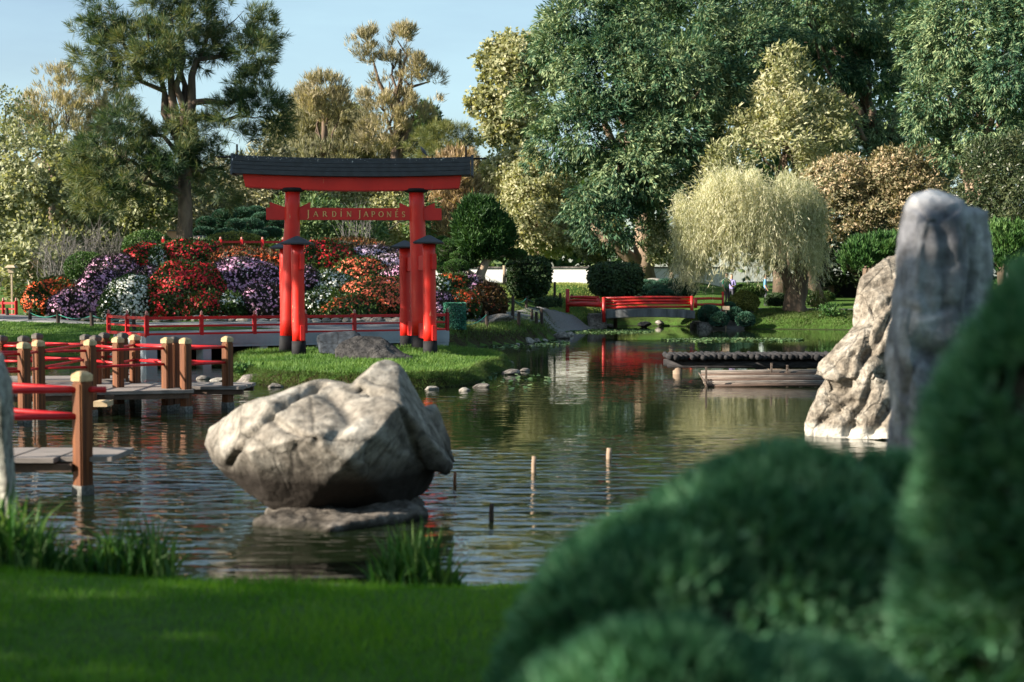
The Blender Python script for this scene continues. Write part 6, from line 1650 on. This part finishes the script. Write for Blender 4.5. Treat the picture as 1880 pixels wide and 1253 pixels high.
# stone wall building right behind the willow
bd = empty('garden_building', P(1530, 560, 80), 'small building with stone wall, white panel and dark doorway behind the right willow edge', 'building')
def blk(px0, px1, y0, y1, d, dep, mat, nm):
    a = P(px0, y1, d); b = P(px1, y0, d)
    m = MB(); m.box(((a[0] + b[0]) / 2, d + dep / 2, (a[2] + b[2]) / 2), (b[0] - a[0], dep, b[2] - a[2])); return put(nm, m.mesh(nm, mat, False, .01), bd)
blk(1494, 1528, 508, 552, 79, .4, rock_mat('rubble_wall', (.14, .12, .10), (.36, .32, .27), (.52, .48, .42), 4.0), 'stone_wall')
blk(1488, 1522, 484, 508, 79.3, .3, MT['white'], 'white_panel')
blk(1528, 1532, 500, 560, 78.8, .25, MT['bark_light'], 'door_post')
blk(1532, 1572, 506, 560, 79.6, .3, MT['void'], 'doorway')
blk(1526, 1575, 505, 508, 78.7, .3, MT['white'], 'door_lintel')
blk(1480, 1640, 470, 484, 78.6, 3.0, MT['bark'], 'eaves')
blk(1572, 1640, 484, 560, 79.8, .3, MT['bark'], 'side_wall')
blk(1516, 1526, 490, 504, 78.9, .1, plain('orange_sign', (.45, .16, .08)), 'notice')
for k, y0 in enumerate((488, 497)): blk(1528, 1540, y0, y0 + 4, 78.6, .05, MT['white'], 'white_board')
bx = empty('garden_hut', P(318, 433, 68), 'pale orange hut corner just left of the big pine trunk', 'hut')
m = MB(); q = P(318, 433, 66); m.box((q[0], q[1], q[2] - .3), (.45, .4, 1.0)); put('wall', m.mesh('wall', plain('terracotta_render', (.62, .30, .18), (.70, .38, .25), .8, 3)), bx)
m = MB(); m.box((q[0], q[1], q[2] + .22), (.55, .5, .05)); put('roof', m.mesh('roof', MT['stone']), bx)
# boulders on the hill top
stone(370, 448, 60, 'big flat brown rock at the foot of the big pine trunk on the hill top', d=56.5, hs=.6, name='rock')
stone(747, 455, 22, 'upright grey rock on the hill crest left of the right gate pillar', d=56.5, hs=1.4, name='rock')
stone(1205, 521, 40, 'pale flat rock behind the sloping clipped pads', d=70, pale=1, hs=.5, name='rock')
stone(1152, 538, 26, 'pinkish pale rock left of the sloping clipped pads', d=66, pale=1, hs=.7, name='rock')
stone(912, 590, 60, 'long dark rock at the foot of the brown red shrub beside the path', d=46, hs=.45, name='rock')

# ------------------------------------------------------------------ people far away on the right path
def person(px, d, hgt, face, shirt, trousers, label, pose=0, hair=(.03, .02, .015)):
    q = P(px, 560, d); z0 = H(q[0], q[1]) + .04
    o = empty('person', (q[0], q[1], z0), label, 'person')
    k = hgt / 1.7
    J = {'pel': (0, 0, .92), 'ch': (0, .01, 1.22), 'nk': (0, .01, 1.44), 'hd': (0, -.01, 1.58), 'tp': (0, 0, 1.68),
         'hl': (-.09, 0, .88), 'kl': (-.10, -.04 - .1 * pose, .48), 'al': (-.10, .03 + .06 * pose, .08), 'tl': (-.11, -.10, .03),
         'hr': (.09, 0, .88), 'kr': (.10, -.03, .48), 'ar': (.10, .02, .08), 'tr': (.11, -.11, .03),
         'sl': (-.18, .01, 1.38), 'el': (-.24, .02, 1.10), 'wl': (-.22, -.10, .88), 'fl': (-.21, -.15, .80), 'sr': (.18, .01, 1.38), 'er': (.25, .0, 1.12), 'wr': (.18, -.16, 1.0 + .1 * pose), 'fr': (.15, -.22, 1.02)}
    Rd = {'pel': .13, 'ch': .14, 'nk': .055, 'hd': .095, 'tp': .07, 'hl': .085, 'kl': .06, 'al': .042, 'tl': .035, 'hr': .085, 'kr': .06, 'ar': .042, 'tr': .035, 'sl': .06, 'el': .042, 'wl': .03, 'fl': .028, 'sr': .06, 'er': .042, 'wr': .03, 'fr': .028}
    E = [('pel', 'ch'), ('ch', 'nk'), ('nk', 'hd'), ('hd', 'tp'), ('pel', 'hl'), ('hl', 'kl'), ('kl', 'al'), ('al', 'tl'), ('pel', 'hr'), ('hr', 'kr'), ('kr', 'ar'), ('ar', 'tr'), ('ch', 'sl'), ('sl', 'el'), ('el', 'wl'), ('wl', 'fl'), ('ch', 'sr'), ('sr', 'er'), ('er', 'wr'), ('wr', 'fr')]
    ks = list(J); me = bpy.data.meshes.new('body'); me.from_pydata([tuple(np.array(J[a]) * k) for a in ks], [(ks.index(a), ks.index(b)) for a, b in E], [])
    t = bpy.data.objects.new('tmp', me); COL.objects.link(t)
    t.modifiers.new('s', 'SKIN')
    for i, a in enumerate(ks): me.skin_vertices[0].data[i].radius = (Rd[a] * k, Rd[a] * k * .8)
    me.skin_vertices[0].data[0].use_root = True
    sb_ = t.modifiers.new('u', 'SUBSURF'); sb_.levels = 2; sb_.render_levels = 2
    m2 = bpy.data.meshes.new_from_object(t.evaluated_get(bpy.context.evaluated_depsgraph_get()))
    bpy.data.objects.remove(t)
    m2.name = 'body'
    m2.materials.clear()
    for nm_, c in (('skin', (.45, .27, .19)), ('shirt', shirt), ('trousers', trousers), ('shoes', (.05, .05, .05)), ('hair', hair)): m2.materials.append(plain('person_' + nm_, c, None, .8))
    for f in m2.polygons:
        z = f.center.z / k; x = abs(f.center.x) / k
        f.material_index = 3 if z < .09 else 2 if z < .95 and x < .19 else 1 if z < 1.43 and not (z < 1.12 and x > .19) and not (x > .14 and f.center.y / k < -.12) else 0
        if z > 1.62 or (z > 1.5 and f.center.y > .02 * k): f.material_index = 4
        f.use_smooth = True
    b = put('body', m2, o, (q[0], q[1], z0), (0, 0, face)); 
    return o
person(1334, 66, 1.68, .6, (.05, .22, .13), (.06, .05, .06), 'person in a green top standing left of the clipped dome at the red bridge end', .4)
person(1343, 66.8, 1.62, -.8, (.22, .20, .42), (.05, .05, .07), 'person in a bluish violet top just right of the one in green', .8)
person(1405, 70, 1.6, 1.4, (.10, .25, .42), (.08, .08, .1), 'person in blue clothes in the shade left of the willow trunk', .2)
person(1478, 72, 1.7, 2.0, (.45, .55, .60), (.40, .30, .26), 'person in a pale blue top between the willow trunk and the leaning trunk', .5)

# ------------------------------------------------------------------ pigeon on the ridge
q = P(776, 286.5, 33.1)
bird = empty('pigeon', q, 'dark pigeon perched near the right end of the black roof beam', 'bird')
sk = [(-.055, 0, .165), (-.030, 0, .172), (-.020, 0, .14), (0, 0, .10), (.035, 0, .062), (.075, 0, .01), (.11, 0, -.04)]
rd = [.008, .024, .022, .042, .045, .022, .010]
me = bpy.data.meshes.new('body'); me.from_pydata([(a, b, c + .03) for a, b, c in sk], [(i, i + 1) for i in range(6)], [])
t = bpy.data.objects.new('tmp', me); COL.objects.link(t); t.modifiers.new('s', 'SKIN')
for i in range(7): me.skin_vertices[0].data[i].radius = (rd[i], rd[i])
me.skin_vertices[0].data[3].use_root = True
s_ = t.modifiers.new('u', 'SUBSURF'); s_.levels = 2
m2 = bpy.data.meshes.new_from_object(t.evaluated_get(bpy.context.evaluated_depsgraph_get())); bpy.data.objects.remove(t)
m2.materials.clear(); m2.materials.append(plain('pigeon_feather', (.035, .038, .055), (.09, .09, .115), .6, 30)); m2.polygons.foreach_set('use_smooth', [True] * len(m2.polygons))
put('body', m2, bird, q)
for sx in (-.018, .018):
    m = MB(); m.tube([q + (.012, sx, .06), q + (.008, sx, .0), q + (-.02, sx, -.002)], .0045, 5); put('leg', m.mesh('leg', plain('pigeon_leg', (.35, .08, .06))), bird)
for sy in (-.042, .042):
    m = MB(); m.add([q + (-.01, sy, .15), q + (.03, sy * 1.1, .13), q + (.11, sy * .5, .02), q + (.07, sy * 1.0, .03), q + (0, sy * 1.15, .09)], [(0, 1, 2, 3, 4)]); put('wing', m.mesh('wing', plain('pigeon_wing', (.05, .052, .07))), bird)

# ------------------------------------------------------------------ trees of the near left bank, outside the view, that shade the gate and the near lawn, and one added behind the viewpoint
def off_tree(label, x, y, h0, h1, rx, ry, n, mat):
    z0 = H(x, y)
    o = empty('unseen_tree', (x, y, z0), label, 'tree')
    C0 = np.array((x, y, (h0 + h1) / 2)); Rr = np.array((rx, ry, (h1 - h0) / 2))
    d = nrm(rng.normal(size=(n, 3))); C = C0 + d * Rr * rng.uniform(.25, 1, (n, 1)) ** .5
    V_, Q_ = quads(twigs(C, d, 9, .55, .34, .9, None, .5))
    tag(put('crown', npmesh('crown', V_, Q_, mat), o), kind='stuff')
    m = MB(); m.tube([(x, y, z0 - .2), (x + .1, y, h0), (x, y, (h0 + h1) / 2)], [.4, .3, .15], 10, .1); put('trunk', m.mesh('trunk', MT['bark'], True), o)
for a in OFF_TREES: off_tree(*a)
print('TRIS', sum(sum(len(p.vertices) - 2 for p in o.data.polygons) if len(o.data.polygons) < 2000 else len(o.data.polygons) * 2 for o in SC.objects if o.type == 'MESH'))
